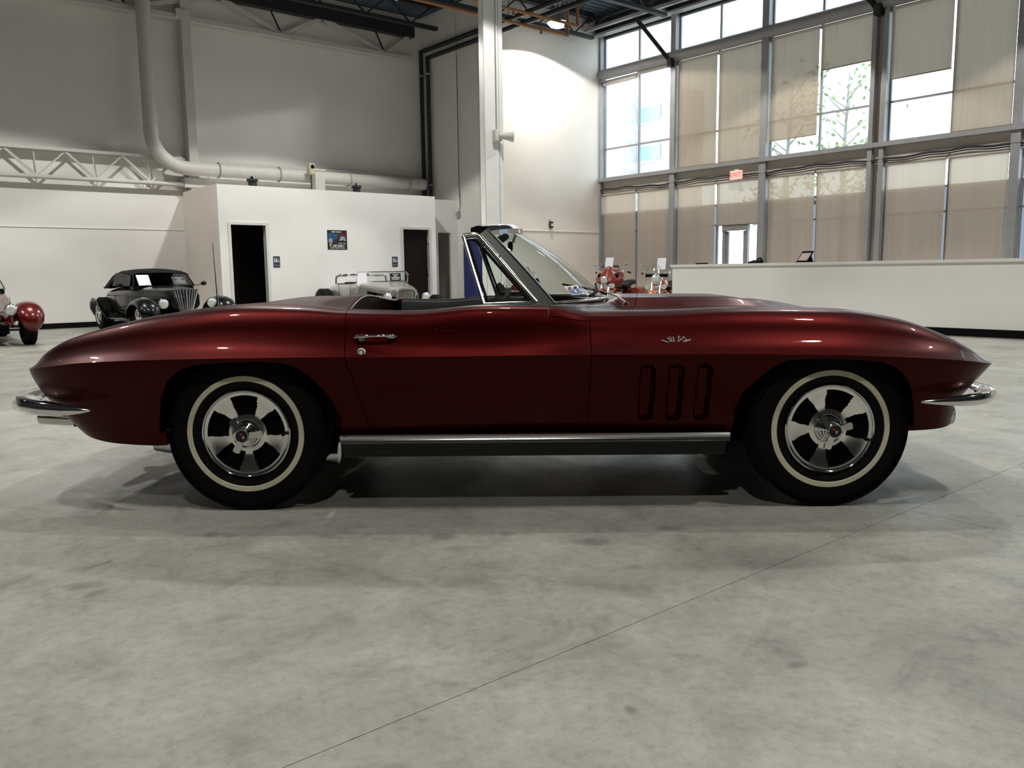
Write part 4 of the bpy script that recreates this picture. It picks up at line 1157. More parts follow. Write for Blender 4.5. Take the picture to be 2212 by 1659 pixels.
# glass
MB().grid([[ws(y, f) for y in ys] for f in [k / 12 for k in range(13)]]).build('windshield', M['car_glass'], CAR, smooth=60)
# header
hd = []
for y in ys:
    p = ws(y, 1.0); x, yy_, z = p
    hd.append([(x + .030, yy_, z - .016), (x + .030, yy_, z + .004), (x + .006, yy_, z + .022), (x - .035, yy_, z + .026), (x - .062, yy_, z + .016), (x - .062, yy_, z - .006), (x - .02, yy_, z - .016)])
MB().loft(hd).build('windshield_header', M['chrome'], CAR, smooth=35)
bs = [ws(y, 0.015, .006) for y in ys]
MB().tube(bs, .009, 8).build('windshield_base_trim', M['chrome'], CAR, smooth=50)
for s in (-1, 1):
    pil = []
    for k in range(15):
        f = k / 14; p = ws(s * .66, f)
        wd = .052 - .012 * f
        pil.append([(p.x + .014, p.y + s * .002, p.z + .014), (p.x + .020, p.y - s * .012, p.z + .012), (p.x - wd, p.y - s * .02, p.z - .030 + .008 * f), (p.x - wd, p.y + s * .006, p.z - .030 + .008 * f)])
    MB().loft(pil).build('windshield_pillar', M['pillar'], CAR, smooth=40)
    MB().tube([ws(s * .655, f, .012) for f in [k / 10 for k in range(11)]], .0055, 6).build('pillar_edge_strip', M['chrome'], CAR, smooth=50)
    # vent window: corner points rear-top, front-top, front-bottom, rear-bottom
    def vp(x, z):
        y = .752 - .145 * (z - .87) / .31 - .10 * (x + .2)
        return (x, s * y, z)
    A, Bp, C, D = vp(-.306, 1.170), vp(-.246, 1.176), vp(.008, .884), vp(-.214, .878)
    fr = MB().tube([D, A], .0085, 8); vr = fr.build('vent_frame_post', M['steel_bright'], CAR, smooth=50)
    MB().tube([A, vp(-.275, 1.176), Bp, vp(-.235, 1.168), C], .0115, 8).build('vent_frame_rail', M['steel_bright'], vr, smooth=50)
    MB().tube([vp(-.01, .882), D], .009, 8).build('vent_frame_sill', M['steel_bright'], vr, smooth=50)
    a2, b2, c2_, d2 = vp(-.287, 1.150), vp(-.255, 1.154), vp(-.022, .893), vp(-.199, .889)
    MB().tube([a2, b2, vp(-.245, 1.146), c2_, vp(-.03, .890), d2], .0075, 6, closed=True).build('vent_seal', M['rubber'], vr, smooth=50)
    MB().add([a2, b2, c2_, d2], [(0, 1, 2, 3)]).build('vent_glass', M['car_glass'], vr)
    l1 = vp(-.150, 1.085)
    MB().tube([l1, (l1[0] + .02, l1[1], l1[2] - .03), (l1[0] + .012, l1[1] + s * .012, l1[2] - .055)], [.009, .006, .004], 8).build('vent_latch', M['chrome'], vr, smooth=50)
# sticker on the near side of the windshield
def wsn(y, f): return ws(y, f, .0025)
y0, y1, f0, f1 = -.50, -.385, .10, .205
st = MB().grid([[wsn(y0 + (y1 - y0) * a / 6, f0 + (f1 - f0) * b / 6) for a in range(7)] for b in range(7)]).build('windshield_sticker', mat('white_vinyl_sticker', (.75, .75, .78), .5, var=0.0), CAR, smooth=60)
o_ = ws(-.45, .135, .0045); ex = (ws(-.43, .135, .0045) - ws(-.47, .135, .0045)).normalized(); ey = (ws(-.45, .16, .0045) - ws(-.45, .11, .0045)).normalized(); ey = (ey - ex * ey.dot(ex)).normalized(); ez = ex.cross(ey)
tx = text(st, 'NCRS', .045, (0, 0, 0), mat('blue_print', (.03, .08, .35), .5, var=0.0), (0, 0, 0))
tx.matrix_local = Matrix.Translation(o_) @ Matrix((ex, ey, ez)).transposed().to_4x4()
for (yy_, ff, m_) in ((-.475, .18, M['emblem_red']), (-.425, .18, M['gloss_black'])):
    MB().add([wsn(yy_ - .015, ff - .015), wsn(yy_ + .015, ff - .008), wsn(yy_ + .018, ff + .012), wsn(yy_ - .012, ff + .010)], [(0, 1, 2, 3)]).build('sticker_flag', m_, st, loc=(.001, 0, .001))
# rear-view mirror, wipers, cowl vent
MB().rbox(-.125, -.100, -.10, .10, 1.12, 1.165, .01, 3).build('inside_mirror', M['gloss_black'], CAR, smooth=40)
MB().tube([(-.10, 0, 1.16), (-.085, 0, 1.20)], .008, 8).build('mirror_stem', M['chrome'], CAR)
for (y0, y1) in ((-.42, -.10), (.06, .40)):
    pv = Vector((.425, y0, .866)); tip = ws(y1, .07, .016); mid = ws(y0 + .03, .16, .03)
    MB().tube([pv, pv.lerp(tip, .5) + Vector((.01, 0, .006)), tip], [.006, .0045, .003], 8).build('wiper_arm', M['pillar'], CAR, smooth=50)
    MB().tube([ws(y0 + .02, .05, .016), ws((y0 + y1) / 2, .09, .016), ws(y1 + .08, .17, .016)], .006, 6).build('wiper_blade', M['black'], CAR)
    MB().lathe([(.014, 0), (.014, .010), (.008, .016), (0, .016)], 16, 'z', (.425, y0, .854)).build('wiper_pivot', M['chrome'], CAR, smooth=40)
# outside mirror on the far door
my = .83
_d = ray(1083, 626); _q = CAM + _d * ((my - CAM.y) / _d.y)
mx, mz = _q.x, _q.z
MB().tube([(mx + .05, my - .03, .82), (mx + .035, my, mz - .05), (mx + .015, my, mz - .02)], [.016, .008, .008], 8).build('mirror_stalk', M['chrome'], DOOR_F, smooth=50)
MB().lathe([(0, .008), (.042, .008), (.047, .0), (.045, -.015), (.025, -.026), (0, -.03)], 24, 'x', (0, 0, 0)).build('door_mirror', M['pillar'], DOOR_F, smooth=40, loc=(mx - .005, my, mz), rz=PI + .9)
# antenna on the far rear fender
MB().tube([(-1.836, .55, .80), (-1.838, .55, .90), (-1.846, .55, 1.20)], [.0065, .004, .002], 8).build('antenna', M['chrome'], CAR, smooth=50)
MB().lathe([(.02, 0), (.016, .02), (.006, .028)], 14, 'z', (-1.836, .55, .795)).build('antenna_base', M['chrome'], CAR, smooth=40)

# ---------------------------------------------------------------- cabin
MB().box(-.86, .34, -.68, .68, .33, .36).box(-.92, -.89, -.70, .70, .33, .80).box(.30, .40, -.66, .66, .33, .78).build('cabin_tub', M['vinyl'], CAR)
MB().loft([[(x, y, z) for x, z in ((.30, .815), (.10, .822), (.02, .80), (.0, .75), (.03, .70), (.30, .66))] for y in (-.66, -.3, 0, .3, .66)]).build('dashboard', M['vinyl'], CAR, smooth=40)
for y in (-.34, .34):
    s_ = bpy.data.objects.new('seat', None); COL.objects.link(s_); s_.parent = CAR; s_.location = (0, y, 0)
    MB().rbox(-.62, -.12, -.24, .24, .36, .52, .05, 4).build('cushion', M['vinyl'], s_, smooth=60)
    rows = []
    for k in range(9):
        f = k / 8; z = .44 + .36 * f; hw = .235 - .05 * f ** 2; x = -.60 - .14 * f; th = .07 * (1 - .5 * f ** 3)
        rows.append([(x + th * math.cos(a) * 1.0, hw * math.copysign(abs(math.sin(a)) ** .5, math.sin(a)), z) for a in [2 * PI * q / 20 for q in range(20)]])
    MB().loft(rows).build('backrest', M['vinyl'], s_, smooth=60)
MB().rbox(-.75, .05, -.085, .085, .36, .56, .03, 3).build('console', M['vinyl'], CAR, smooth=50)
sw = bpy.data.objects.new('steering_wheel', None); COL.objects.link(sw); sw.parent = CAR; sw.location = (-.20, .36, .74); sw.rotation_euler = (0, math.radians(-68), 0)
MB().tube([(.19 * math.cos(a), .19 * math.sin(a), 0) for a in [2 * PI * k / 40 for k in range(40)]], .012, 8, closed=True).build('rim', M['wood_dark'], sw, smooth=60)
for k in range(3):
    a = math.radians(-90 + 120 * k)
    MB().beam((.02 * math.cos(a), .02 * math.sin(a), -.02), (.185 * math.cos(a), .185 * math.sin(a), 0), .03, .004).build('spoke', M['chrome'], sw)
MB().lathe([(0, .012), (.03, .010), (.04, -.01), (.03, -.06), (.02, -.28)], 20).build('hub', M['chrome'], sw, smooth=40)
# lid front lip and tonneau edge
lip = [(GRID[I_RC][j][0] + .004, GRID[I_RC][j][1], GRID[I_RC][j][2] - .008) for j in range(J_CR + 2, NR + 1)]
lip = [(p[0], -p[1], p[2]) for p in lip] + [(p[0], p[1], p[2]) for p in reversed(lip[:-1])]
MB().grid([[(p[0] - .004, p[1], p[2]) for p in lip], [(p[0] - .02, p[1] * .98, .80) for p in lip]]).build('deck_front_panel', M['red'], CAR, smooth=40)
MB().tube(lip, .006, 8).build('deck_edge_seal', M['gloss_black'], CAR, smooth=50)
# ================================================================== BACKGROUND VEHICLES (local frame: +x forward, +y left)
def sring(x, hw, zb, zt, n=28, ex=.55):
    zc, hh = (zb + zt) / 2, (zt - zb) / 2; r = []
    for k in range(n):
        a = 2 * PI * k / n; c, s = math.cos(a), math.sin(a)
        r.append((x, hw * math.copysign(abs(c) ** ex, c), zc + hh * math.copysign(abs(s) ** ex, s)))
    return r
def sub(parent, name, loc=(0, 0, 0)):
    o = bpy.data.objects.new(name, None); COL.objects.link(o); o.parent = parent; o.location = loc; return o
def road_wheel(parent, x, y, r, wdt, rimr, side):
    """side: +1 left, -1 right (outer face)"""
    w = sub(parent, 'wheel', (x, y, r))
    h = wdt / 2
    MB().lathe([(rimr, h * .9), (rimr + .02, h), (r * .8, h * 1.02), (r - .03, h * .92), (r, h * .7), (r, h * .25), (r - .006, h * .2), (r - .006, h * .1), (r, h * .05), (r, -h * .05), (r - .006, -h * .1), (r - .006, -h * .2), (r, -h * .25), (r, -h * .7), (r - .03, -h * .92), (r * .8, -h * 1.02), (rimr + .02, -h), (rimr, -h * .9)], 40, 'y').build('tyre', M['rubber'], w, smooth=35)
    o = side * h
    MB().lathe([(rimr + .004, o * .9), (rimr, o * 1.0), (rimr - .02, o * .92), (rimr - .03, o * .5), (rimr - .035, -o * .8)], 36, 'y').build('rim', M['chrome'], w, smooth=40)
    for k in range(5):
        a = 2 * PI * k / 5 + .3
        MB().beam((.03 * math.cos(a), o * .7, .03 * math.sin(a)), ((rimr - .015) * math.cos(a), o * .62, (rimr - .015) * math.sin(a)), .035, .055, (0, 1, 0)).build('spoke', M['alu'], w)
    MB().lathe([(0, o * .95), (.035, o * .92), (.045, o * .6)], 18, 'y').build('hub_cap', M['chrome'], w, smooth=40)
    MB().lathe([(0, o * .2), (rimr - .03, o * .2)], 24, 'y').build('brake_disc', M['black'], w)
    return w
def fender(parent, path, yc, hw, dome, paint, side):
    rows = []; n = len(path)
    for i, (x, z) in enumerate(path):
        a = Vector(path[max(0, i - 1)]); b = Vector(path[min(n - 1, i + 1)]); d = (b - a).normalized(); nn = Vector((-d.y, d.x))
        if nn.y < -.3 and i > n * .3: pass
        f = i / (n - 1); w_ = hw * (.55 + .45 * sstep(0, .3, f)) * (.35 + .65 * math.sqrt(max(0, 1 - max(0, f - .72) ** 2 / .085)))
        row = []
        for k in range(13):
            t = PI * k / 12; off = dome * math.sin(t) ** .9 if 0 < k < 12 else 0
            row.append((x + nn.x * off, yc + side * w_ * math.cos(t), z + nn.y * off))
        rows.append(row)
    o = MB().grid(rows).build('fender', paint, parent, smooth=50)
    md = o.modifiers.new('thickness', 'SOLIDIFY'); md.thickness = .012
    return o
def headlamp(parent, x, y, z, r, on=None):
    h = MB().lathe([(0, -r * 1.3), (r * .45, -r * 1.15), (r * .8, -r * .65), (r, -.01), (r * 1.04, .0), (r * 1.04, .02), (r * .94, .025)], 24, 'x', (x, y, z)).build('headlamp', M['chrome'], parent, smooth=50)
    MB().lathe([(r * .95, .02), (r * .7, .04), (r * .35, .05), (0, .053)], 24, 'x', (x, y, z)).build('lens', M['lamp_glass'], h, smooth=50)
    return h
def notice(parent, x0, y0, z0, wdt, hgt, lean, m, lines=False, name='paper_notice'):
    o = MB().hexa([(x0, y0, z0), (x0, y0 + wdt, z0), (x0 - .004, y0 + wdt, z0), (x0 - .004, y0, z0), (x0 - lean, y0, z0 + hgt), (x0 - lean, y0 + wdt, z0 + hgt), (x0 - lean - .004, y0 + wdt, z0 + hgt), (x0 - lean - .004, y0, z0 + hgt)]).build(name, m, parent)
    if lines:
        for f, w_ in ((.80, .5), (.58, .3), (.42, .8), (.22, .7)):
            xx = x0 - lean * f + .003; zz = z0 + hgt * f; a = y0 + wdt * (.5 - w_ / 2); b = y0 + wdt * (.5 + w_ / 2)
            MB().add([(xx, a, zz - hgt * .05), (xx, b, zz - hgt * .05), (xx, b, zz + hgt * .05), (xx, a, zz + hgt * .05)], [(0, 1, 2, 3)]).build('printed_line', M['print_white'], o)
    return o

def street_rod(name, label, u, v, paint, roof, rz=0.0, sc=.9):
    c = rthing(name, label, 'car', u, v, 0, None, -PI / 2 + rz)
    c.scale = (sc, sc, sc)
    st = [(-2.08, .32, .46, .62), (-2.0, .46, .42, .72), (-1.8, .58, .38, .82), (-1.45, .67, .36, .90), (-1.0, .71, .34, .935), (-.4, .715, .33, .94), (.15, .69, .33, .945), (.42, .62, .34, .945), (.62, .55, .40, .94), (1.0, .45, .44, .925), (1.35, .36, .46, .90), (1.55, .30, .48, .875), (1.60, .27, .50, .85)]
    MB().loft([sring(*q) for q in st]).build('body', paint, c, smooth=40)
    for s in (-1, 1):
        # door outline and side moulding
        MB().tube([(-.55, s * .717, .80), (-.55, s * .718, .45), (.18, s * .70, .45), (.18, s * .695, .80)], .004, 5).build('door_seam', M['black'], c)
        MB().tube([(-1.9, s * .56, .70), (-1.2, s * .700, .76), (-.4, s * .722, .76), (.3, s * .665, .76), (1.5, s * .318, .74)], .010, 6).build('side_moulding', paint, c, smooth=50)
        MB().rbox(-.95, .85, s * .62 - (.0 if s > 0 else .22), s * .62 + (.22 if s > 0 else .0), .26, .31, .02, 2).build('running_board', paint, c, smooth=50)
        fp = [(1.80, .30), (1.84, .40), (1.80, .50), (1.68, .58), (1.48, .615), (1.25, .59), (1.05, .51), (.90, .41), (.76, .32), (.70, .28)]
        fender(c, fp[::-1], s * .74, .20, .13, paint, s)
        rp = [(-1.84, .30), (-1.88, .46), (-1.78, .60), (-1.58, .69), (-1.36, .69), (-1.14, .61), (-.98, .48), (-.86, .36), (-.80, .28)]
        fender(c, rp[::-1], s * .74, .19, .12, paint, s)
        road_wheel(c, 1.42, s * .74, .325, .20, .20, s)
        road_wheel(c, -1.42, s * .73, .355, .25, .22, s)
        headlamp(c, 1.74, s * .46, .62, .092)
        if roof: MB().tube([(.30, s * .66, .945), (.30, s * .80, .965)], .008, 6).build('mirror_stalk', paint, c)
        if roof: MB().sphere((.30, s * .84, .985), .062, 14, 10, (.6, 1, .75)).build('door_mirror', paint, c, smooth=60)
        MB().lathe([(0, .02), (.03, .02), (.034, 0)], 14, 'x', (1.80, s * .74, .50)).build('marker_lamp', M['amber'], c)
    # prow grille: narrow at the foot, ribs over a dark core
    rows = []
    for k in range(9):
        f = k / 8; z = .88 - .50 * f; hw = .26 - .15 * f
        rows.append([(1.60 + .11 * math.cos(t) - .02 * f, hw * math.sin(t), z) for t in [(-.5 + q / 12) * PI for q in range(13)]])
    g = MB().grid(rows).build('grille', M['grille_dark'] if 'grille_dark' in M else M['chrome'], c, smooth=50)
    for q in range(-6, 7):
        t = q / 13 * PI
        MB().tube([(1.606 + .11 * math.cos(t), .26 * math.sin(t), .88), (1.60 + .11 * math.cos(t) - .012, .185 * math.sin(t), .63), (1.588 + .11 * math.cos(t), .115 * math.sin(t), .385)], .0075 if q else .012, 5).build('grille_bar', M['chrome'], g, smooth=50)
    MB().tube([rows[k][0] for k in range(9)], .010, 6).build('grille_surround', M['chrome'], g, smooth=50)
    MB().tube([rows[k][-1] for k in range(9)], .010, 6).build('grille_surround', M['chrome'], g, smooth=50)
    MB().box(-1.6, 1.5, -.45, .45, .2, .34).build('chassis', M['black'], c)
    MB().tube([(1.42, -.7, .30), (1.42, .7, .30)], .03, 8).build('front_axle', M['chrome'], c)
    # windshield
    b0, b1, zt = (.40, .945), (.12, 1.20), 1.20
    fr = [(.42, -.60, .94), (.15, -.53, zt), (.19, 0, zt + .02), (.15, .53, zt), (.42, .60, .94)]
    MB().tube(fr, .016, 8).build('windshield_frame', paint if roof else M['chrome'], c, smooth=40)
    MB().grid([[(.42 + .05 * (1 - y * y), .60 * y, .945) for y in (-1, -.5, 0, .5, 1)], [(.16 + .035 * (1 - y * y), .53 * y, zt + .01 * (1 - y * y)) for y in (-1, -.5, 0, .5, 1)]]).build('windshield', M['car_glass'], c, smooth=60)
    MB().box(-1.0, .36, -.60, .60, .36, .40).build('cabin_floor', M['vinyl'], c)
    MB().loft([[(.36, y, .95), (.20, y, .95), (.14, y, .90), (.36, y, .86)] for y in (-.6, .6)]).build('dashboard', M['vinyl'], c)
    for s in (-1, 1):
        MB().rbox(-.75, -.58, s * .32 - .24, s * .32 + .24, .50, 1.0, .06, 3).build('seat_back', M['vinyl'], c, smooth=60)
    if roof:
        prof = [(-1.58, .915), (-1.52, 1.03), (-1.40, 1.14), (-1.18, 1.225), (-.8, 1.275), (-.35, 1.285), (.02, 1.262), (.18, 1.225)]
        rows = []
        for (x, z) in prof:
            hw = .60 - .05 * (z - .93) / .35; drop = (z - .915) if x < -.95 else .055
            hwb = .675 if x < -.95 else hw + .02
            rows.append([(x, -hwb, z - drop), (x, -hw - .01, z - min(drop, .06)), (x, -hw * .88, z - .015), (x, -hw * .5, z + .012), (x, 0, z + .022), (x, hw * .5, z + .012), (x, hw * .88, z - .015), (x, hw + .01, z - min(drop, .06)), (x, hwb, z - drop)])
        o = MB().grid(rows).build('roof', M['soft_top'], c, smooth=50)
        md = o.modifiers.new('thickness', 'SOLIDIFY'); md.thickness = .03
        MB().rbox(-1.512, -1.475, -.22, .22, 1.03, 1.11, .01, 2).build('rear_window', M['lamp_glass'], c)
        for s in (-1, 1):
            MB().add([(-.95, s * .655, .945), (.30, s * .645, .945), (.12, s * .55, 1.20), (-.95, s * .575, 1.22)], [(0, 1, 2, 3)]).build('side_glass', M['dark_glass'], c)
        notice(c, .43, -.50, .96, .24, .21, .19, M['paper'])
        notice(c, .43, .18, .96, .28, .17, .155, M['sign_black'], True, 'notice_board')
    return c
M['soft_top'] = mat('black_canvas_top', (0.006, 0.006, 0.007), 0.75, var=0.1, spec=0.2)
M['dark_glass'] = glass_mat('smoked_side_glass', (0.25, 0.25, 0.24), 0.03)
M['grille_dark'] = mat('blue_black_grille_core', (0.02, 0.022, 0.04), 0.3, 0.6, var=0.0)
street_rod('black_coupe', 'black hardtop street rod with chrome prow grille parked before the left wall', 2.13, 13.10, M['gloss_black2'] if 'gloss_black2' in M else M['gloss_black'], True)
street_rod('red_street_rod', 'bright red open street rod with bulbous fenders beside the black one', -1.02, 12.72, M['red2'], False)

# ---- silver highboy roadster
c = rthing('silver_roadster', 'silver fenderless roadster with upright grille parked before the restrooms', 'car', 6.15, 11.85, 0, None, -PI / 2 - .15)
st = [(-1.72, .30, .44, .66), (-1.62, .48, .40, .76), (-1.35, .60, .37, .825), (-.9, .645, .36, .84), (-.3, .65, .36, .845), (.10, .62, .36, .85), (.28, .55, .37, .855)]
MB().loft([sring(*q, 28, .5) for q in st]).build('body_tub', M['silver'], c, smooth=40)
MB().loft([sring(x, hw, zb, zt, 28, .5) for x, hw, zb, zt in ((.28, .54, .68, .855), (.6, .45, .64, .825), (1.0, .36, .60, .775), (1.30, .27, .57, .725))]).build('hood_top', M['silver'], c, smooth=40)
MB().box(.28, 1.28, -.24, .24, .40, .62).build('engine_bay', M['black'], c)
for s in (-1, 1):
    MB().hexa([(1.14, s * .29, .40), (1.30, s * .27, .40), (1.30, s * .27, .62), (1.14, s * .31, .66), (1.14, s * .31, .40), (1.30, s * .29, .40), (1.30, s * .29, .62), (1.14, s * .33, .66)]).build('hood_side', M['silver'], c)
    MB().hexa([(.28, s * .48, .40), (.52, s * .44, .40), (.52, s * .46, .70), (.28, s * .52, .74), (.28, s * .50, .40), (.52, s * .46, .40), (.52, s * .48, .70), (.28, s * .54, .74)]).build('hood_side', M['silver'], c)
    for k in range(4):
        MB().tube([(.60 + k * .13, s * .26, .60), (.60 + k * .13, s * .34, .56), (.56 + k * .13, s * .35, .46)], .022, 8).build('exhaust_header', M['chrome'], c, smooth=50)
    MB().tube([(-1.55, s * .35, .32), (1.36, s * .30, .32)], .035, 8).build('frame_rail', M['silver'], c, smooth=50)
    road_wheel(c, 1.22, s * .72, .30, .16, .19, s)
    road_wheel(c, -1.28, s * .74, .36, .26, .20, s)
    headlamp(c, 1.40, s * .40, .57, .082)
    MB().tube([(1.34, s * .30, .44), (1.36, s * .42, .52), (1.37, s * .42, .54)], .012, 8).build('headlamp_bar', M['chrome'], c, smooth=50)
    MB().tube([(-.6, s * .650, .80), (-.6, s * .655, .45), (.02, s * .635, .45), (.02, s * .632, .80)], .004, 5).build('door_seam', M['black'], c)
    MB().tube([(.20, s * .56, .84), (.23, s * .55, 1.00), (.20, s * .54, 1.055)], .014, 8).build('windshield_post', M['chrome'], c, smooth=50)
    MB().rbox(-.75, -.60, s * .28 - .22, s * .28 + .22, .5, .86, .05, 3).build('seat_back', M['vinyl'], c, smooth=60)
MB().tube([(1.22, -.7, .30), (1.30, -.4, .26), (1.30, .4, .26), (1.22, .7, .30)], .03, 8).build('front_axle', M['chrome'], c, smooth=50)
MB().tube([(-1.28, -.68, .36), (-1.28, .68, .36)], .06, 10).build('rear_axle', M['black'], c, smooth=50)
# grille shell
out = [(.0, .745), (.10, .74), (.17, .72), (.205, .68), (.20, .60), (.185, .46), (.17, .36), (0, .34)]
ring = out + [(-y, z) for y, z in out[-2:0:-1]]
inn = [(y * .86, .54 + (z - .54) * .88 - .005) for y, z in ring]
MB().grid([[(1.30, y, z) for y, z in ring], [(1.40, y, z) for y, z in ring], [(1.405, y, z) for y, z in inn], [(1.37, y, z) for y, z in inn]], True).build('grille_shell', M['silver'], c, smooth=40)
g = MB().prism([(y, z) for y, z in inn], 1.372, 1.378, 'yz').build('grille_mesh', mat('grey_grille_mesh', (.16, .16, .15), .45, .6, var=.1, scale=60), c)
for k in range(-6, 7):
    B(1.378, 1.384, k * .024 - .003, k * .024 + .003, .38, .70 - abs(k) * .004).build('grille_bar', M['steel_bright'], g)
# windshield with mirror-bright frame
MB().tube([(.22, -.555, .86), (.21, -.545, 1.058), (.21, .545, 1.058), (.22, .555, .86)], .014, 8, closed=True).build('windshield_frame', M['chrome'], c, smooth=40)
MB().add([(.221, -.54, .865), (.221, .54, .865), (.209, .535, 1.05), (.209, -.535, 1.05)], [(0, 1, 2, 3)]).build('windshield', M['car_glass'], c)
notice(c, .29, -.57, .78, .22, .27, .07, M['paper'])
notice(c, .235, .16, .875, .24, .155, .012, M['sign_black'], True, 'notice_board')
MB().tube([(-.95, -.58, .82), (-.98, -.56, .97), (-.90, -.50, 1.0), (-.90, .50, 1.0), (-.98, .56, .97), (-.95, .58, .82)], .028, 10).build('roll_bar', M['chrome'], c, smooth=50)
MB().loft([[(-1.1, y, .83), (-.2, y, .84), (-.2, y, .80), (-1.1, y, .80)] for y in (-.5, .5)]).build('cockpit_trim', M['vinyl'], c)

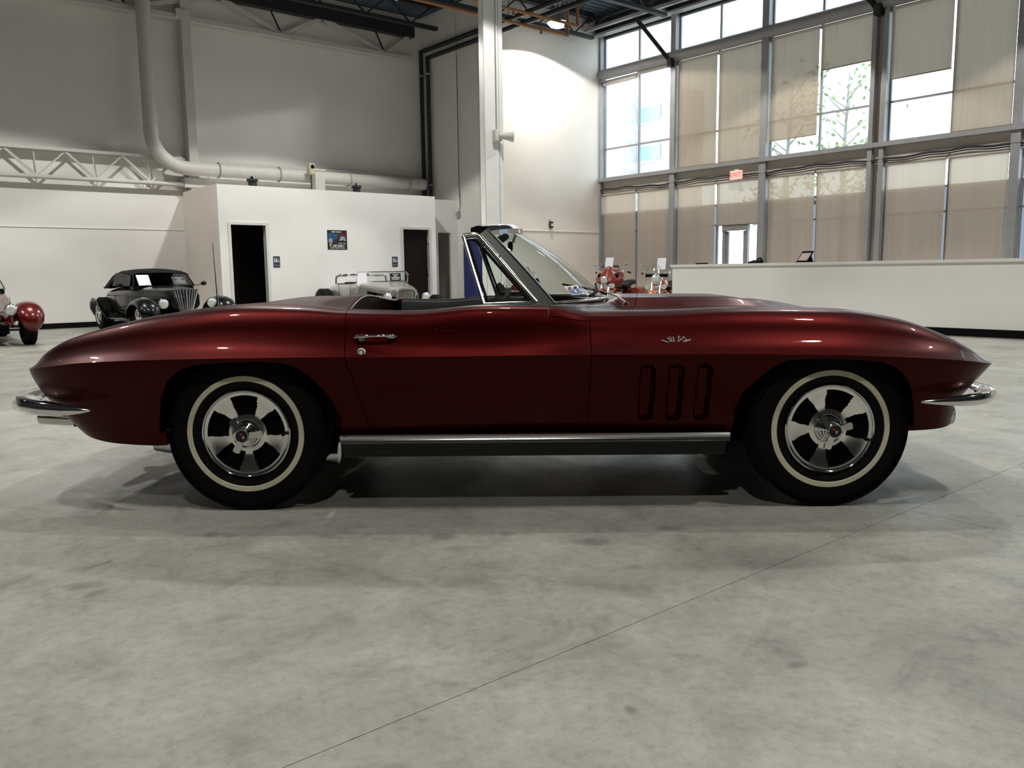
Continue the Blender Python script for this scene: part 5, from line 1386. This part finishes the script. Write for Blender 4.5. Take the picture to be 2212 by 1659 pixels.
# ---- touring motorcycles behind the half wall
def motorcycle(name, label, loc, rz, paint, fairing, sc=1.0):
    c = thing(name, label, 'motorcycle', loc, rz)
    c.scale = (sc, sc, sc)
    for x, nm in ((.82, 'wheel'), (-.80, 'wheel')):
        w = sub(c, nm, (x, 0, .31))
        MB().lathe([(.20, .045), (.24, .062), (.29, .055), (.31, .02), (.31, -.02), (.29, -.055), (.24, -.062), (.20, -.045)], 36, 'y').build('tyre', M['rubber'], w, smooth=40)
        MB().lathe([(.205, .045), (.195, .05), (.18, .03), (.18, -.03), (.195, -.05), (.205, -.045)], 32, 'y').build('rim', M['chrome'], w, smooth=40)
        for k in range(9):
            a = 2 * PI * k / 9
            MB().tube([(.03 * math.cos(a), 0, .03 * math.sin(a)), (.185 * math.cos(a), 0, .185 * math.sin(a))], .01, 6).build('spoke', M['chrome'], w)
        MB().lathe([(0, .06), (.05, .05), (.05, -.05), (0, -.06)], 14, 'y').build('hub', M['chrome'], w, smooth=40)
    def fend(x, a0, a1, r, hw):
        rows = []
        for k in range(15):
            a = math.radians(a0 + (a1 - a0) * k / 14)
            rows.append([(x + (r + dz) * math.cos(a), y, .31 + (r + dz) * math.sin(a)) for y, dz in ((-hw, -.05), (-hw * .8, 0), (0, .022), (hw * .8, 0), (hw, -.05))])
        o = MB().grid(rows).build('fender', paint, c, smooth=50); o.modifiers.new('thickness', 'SOLIDIFY').thickness = .006
    fend(.82, 5, 165, .335, .08); fend(-.80, 10, 190, .345, .10)
    for s in (-1, 1):
        MB().tube([(.82, s * .095, .31), (.52, s * .095, .92)], .022, 10).build('fork_leg', M['chrome'], c, smooth=50)
        MB().tube([(.47, 0, .98), (.45, s * .15, 1.03), (.32, s * .36, 1.06), (.20, s * .42, 1.03)], .014, 8).build('handlebar', M['chrome'], c, smooth=50)
        MB().tube([(.25, s * .40, 1.045), (.15, s * .445, 1.015)], .019, 8).build('hand_grip', M['rubber'], c, smooth=50)
        MB().tube([(.33, s * .35, 1.06), (.34, s * .38, 1.17)], .006, 6).build('mirror_stalk', M['chrome'], c)
        MB().sphere((.33, s * .40, 1.20), .05, 12, 8, (.35, 1, .7)).build('mirror', M['chrome'], c, smooth=60)
        MB().lathe([(0, .03), (.055, .02), (.06, 0), (.045, -.05), (0, -.07)], 18, 'x', (.66, s * .19, .72)).build('fog_lamp', M['lamp_glass'], c, smooth=50)
        MB().sphere((.62, s * .22, .62), .033, 12, 8).build('turn_lamp', M['amber'], c, smooth=60)
        MB().loft([[(x, s * (.20 + y), z) for y, z in ((0, .32), (.0, .62), (.10, .66), (.20, .62), (.20, .36), (.10, .31))] for x in (-1.12, -1.05, -.55, -.48)]).build('saddlebag', paint, c, smooth=40)
        MB().tube([(.1, s * .16, .30), (-.3, s * .22, .24), (-1.1, s * .24, .25)], .045, 12).build('exhaust_pipe', M['chrome'], c, smooth=50)
        MB().tube([(.0, s * .1, .36), (.06, s * .11, .58)], .07, 10).build('cylinder', M['alu'], c, smooth=40)
        MB().lathe([(0, .02), (.1, .02), (.11, 0), (.11, -.04)], 20, 'y', (-.08, s * .17, .36)).build('engine_cover', M['chrome'], c, smooth=40)
    MB().rbox(-.30, .25, -.14, .14, .22, .48, .05, 3).build('engine_case', M['black'], c, smooth=50)
    MB().loft([sring(x, hw, zb, zt, 20, .75) for x, hw, zb, zt in ((.42, .06, .74, .86), (.32, .13, .68, .92), (.10, .16, .66, .93), (-.15, .13, .66, .86), (-.28, .06, .68, .78))]).build('fuel_tank', paint, c, smooth=60)
    MB().loft([sring(x, hw, zb, zt, 20, .7) for x, hw, zb, zt in ((-.20, .10, .68, .76), (-.40, .19, .62, .74), (-.55, .17, .64, .77), (-.70, .17, .70, .83), (-1.0, .14, .72, .85), (-1.08, .08, .74, .82))]).build('saddle', M['vinyl'], c, smooth=60)
    headlamp(c, .70, 0, .90 if not fairing else .86, .095)
    MB().tube([(.50, 0, .72), (.46, 0, 1.0)], .05, 10).build('steering_head', M['chrome'], c, smooth=50)
    if fairing:
        rows = []
        for k in range(7):
            f = k / 6; z = .78 + .38 * f; hw = .30 + .09 * math.sin(PI * min(1, f * 1.1)) - .12 * f * f; x0 = .66 - .20 * f
            rows.append([(x0 - .22 * t * t, hw * t, z - .03 * abs(t)) for t in [-1 + q / 6 for q in range(13)]])
        o = MB().grid(rows).build('fairing', paint, c, smooth=50); o.modifiers.new('thickness', 'SOLIDIFY').thickness = .02
        MB().rbox(.30, .50, -.26, .26, .84, 1.0, .03, 2).build('dash_panel', M['black'], c, smooth=50)
        MB().grid([[(.46 - .10 * t * t, .24 * t, 1.14) for t in (-1, -.5, 0, .5, 1)], [(.40 - .10 * t * t, .20 * t, 1.20) for t in (-1, -.5, 0, .5, 1)]]).build('wind_deflector', M['dark_glass'], c, smooth=60)
    else:
        rows = []
        for k in range(7):
            f = k / 6; z = .86 + .50 * f; hw = .27 * math.sqrt(max(.02, 1 - max(0, f - .45) ** 2 / .31))
            rows.append([(.60 - .22 * f - .10 * t * t, hw * t, z) for t in [-1 + q / 5 for q in range(11)]])
        MB().grid(rows).build('windshield', M['car_glass'], c, smooth=60)
        MB().tube([rows[k][0] for k in range(7)] + [rows[6][k] for k in range(1, 10)] + [rows[k][-1] for k in range(6, -1, -1)], .006, 6).build('windshield_rim', M['chrome'], c, smooth=50)
        MB().beam((.56, -.26, .98), (.56, .26, .98), .03, .07).build('windshield_band', M['black'], c)
        MB().lathe([(0, .06), (.10, .02), (.13, -.06), (.10, -.16)], 20, 'x', (.60, 0, .90)).build('headlamp_nacelle', M['chrome'], c, smooth=50)
    notice(c, .44 if fairing else .47, -.02 if not fairing else -.1, 1.12, .20, .26, .08, M['paper'])
    MB().tube([(-.05, .12, .25), (-.12, .30, .0)], .012, 6).build('kick_stand', M['chrome'], c)
    return c
p = W(11.5, on_u(1330, 600, 11.5)[0]); hd = math.atan2(-.88, -.48)
motorcycle('red_touring_bike', 'touring motorcycle with a red batwing fairing behind the hall corner', p, hd, M['orange_red'], True, .96)
M['bike_orange'] = mat('candy_orange_paint', (0.50, 0.10, 0.012), 0.3, 0, 0.8, var=0.0)
p = W(11.5, on_u(1430, 600, 11.5)[0])
motorcycle('orange_touring_bike', 'orange touring motorcycle with a clear windshield beside the half wall end', p, hd + .12, M['bike_orange'], False, .93)
p = W(10.9, on_u(1118, 640, 10.9)[0])
motorcycle('red_cruiser', 'red motorcycle seen through the convertible vent window near the corner column', p, hd + 2.6, M['orange_red'], False, .85)
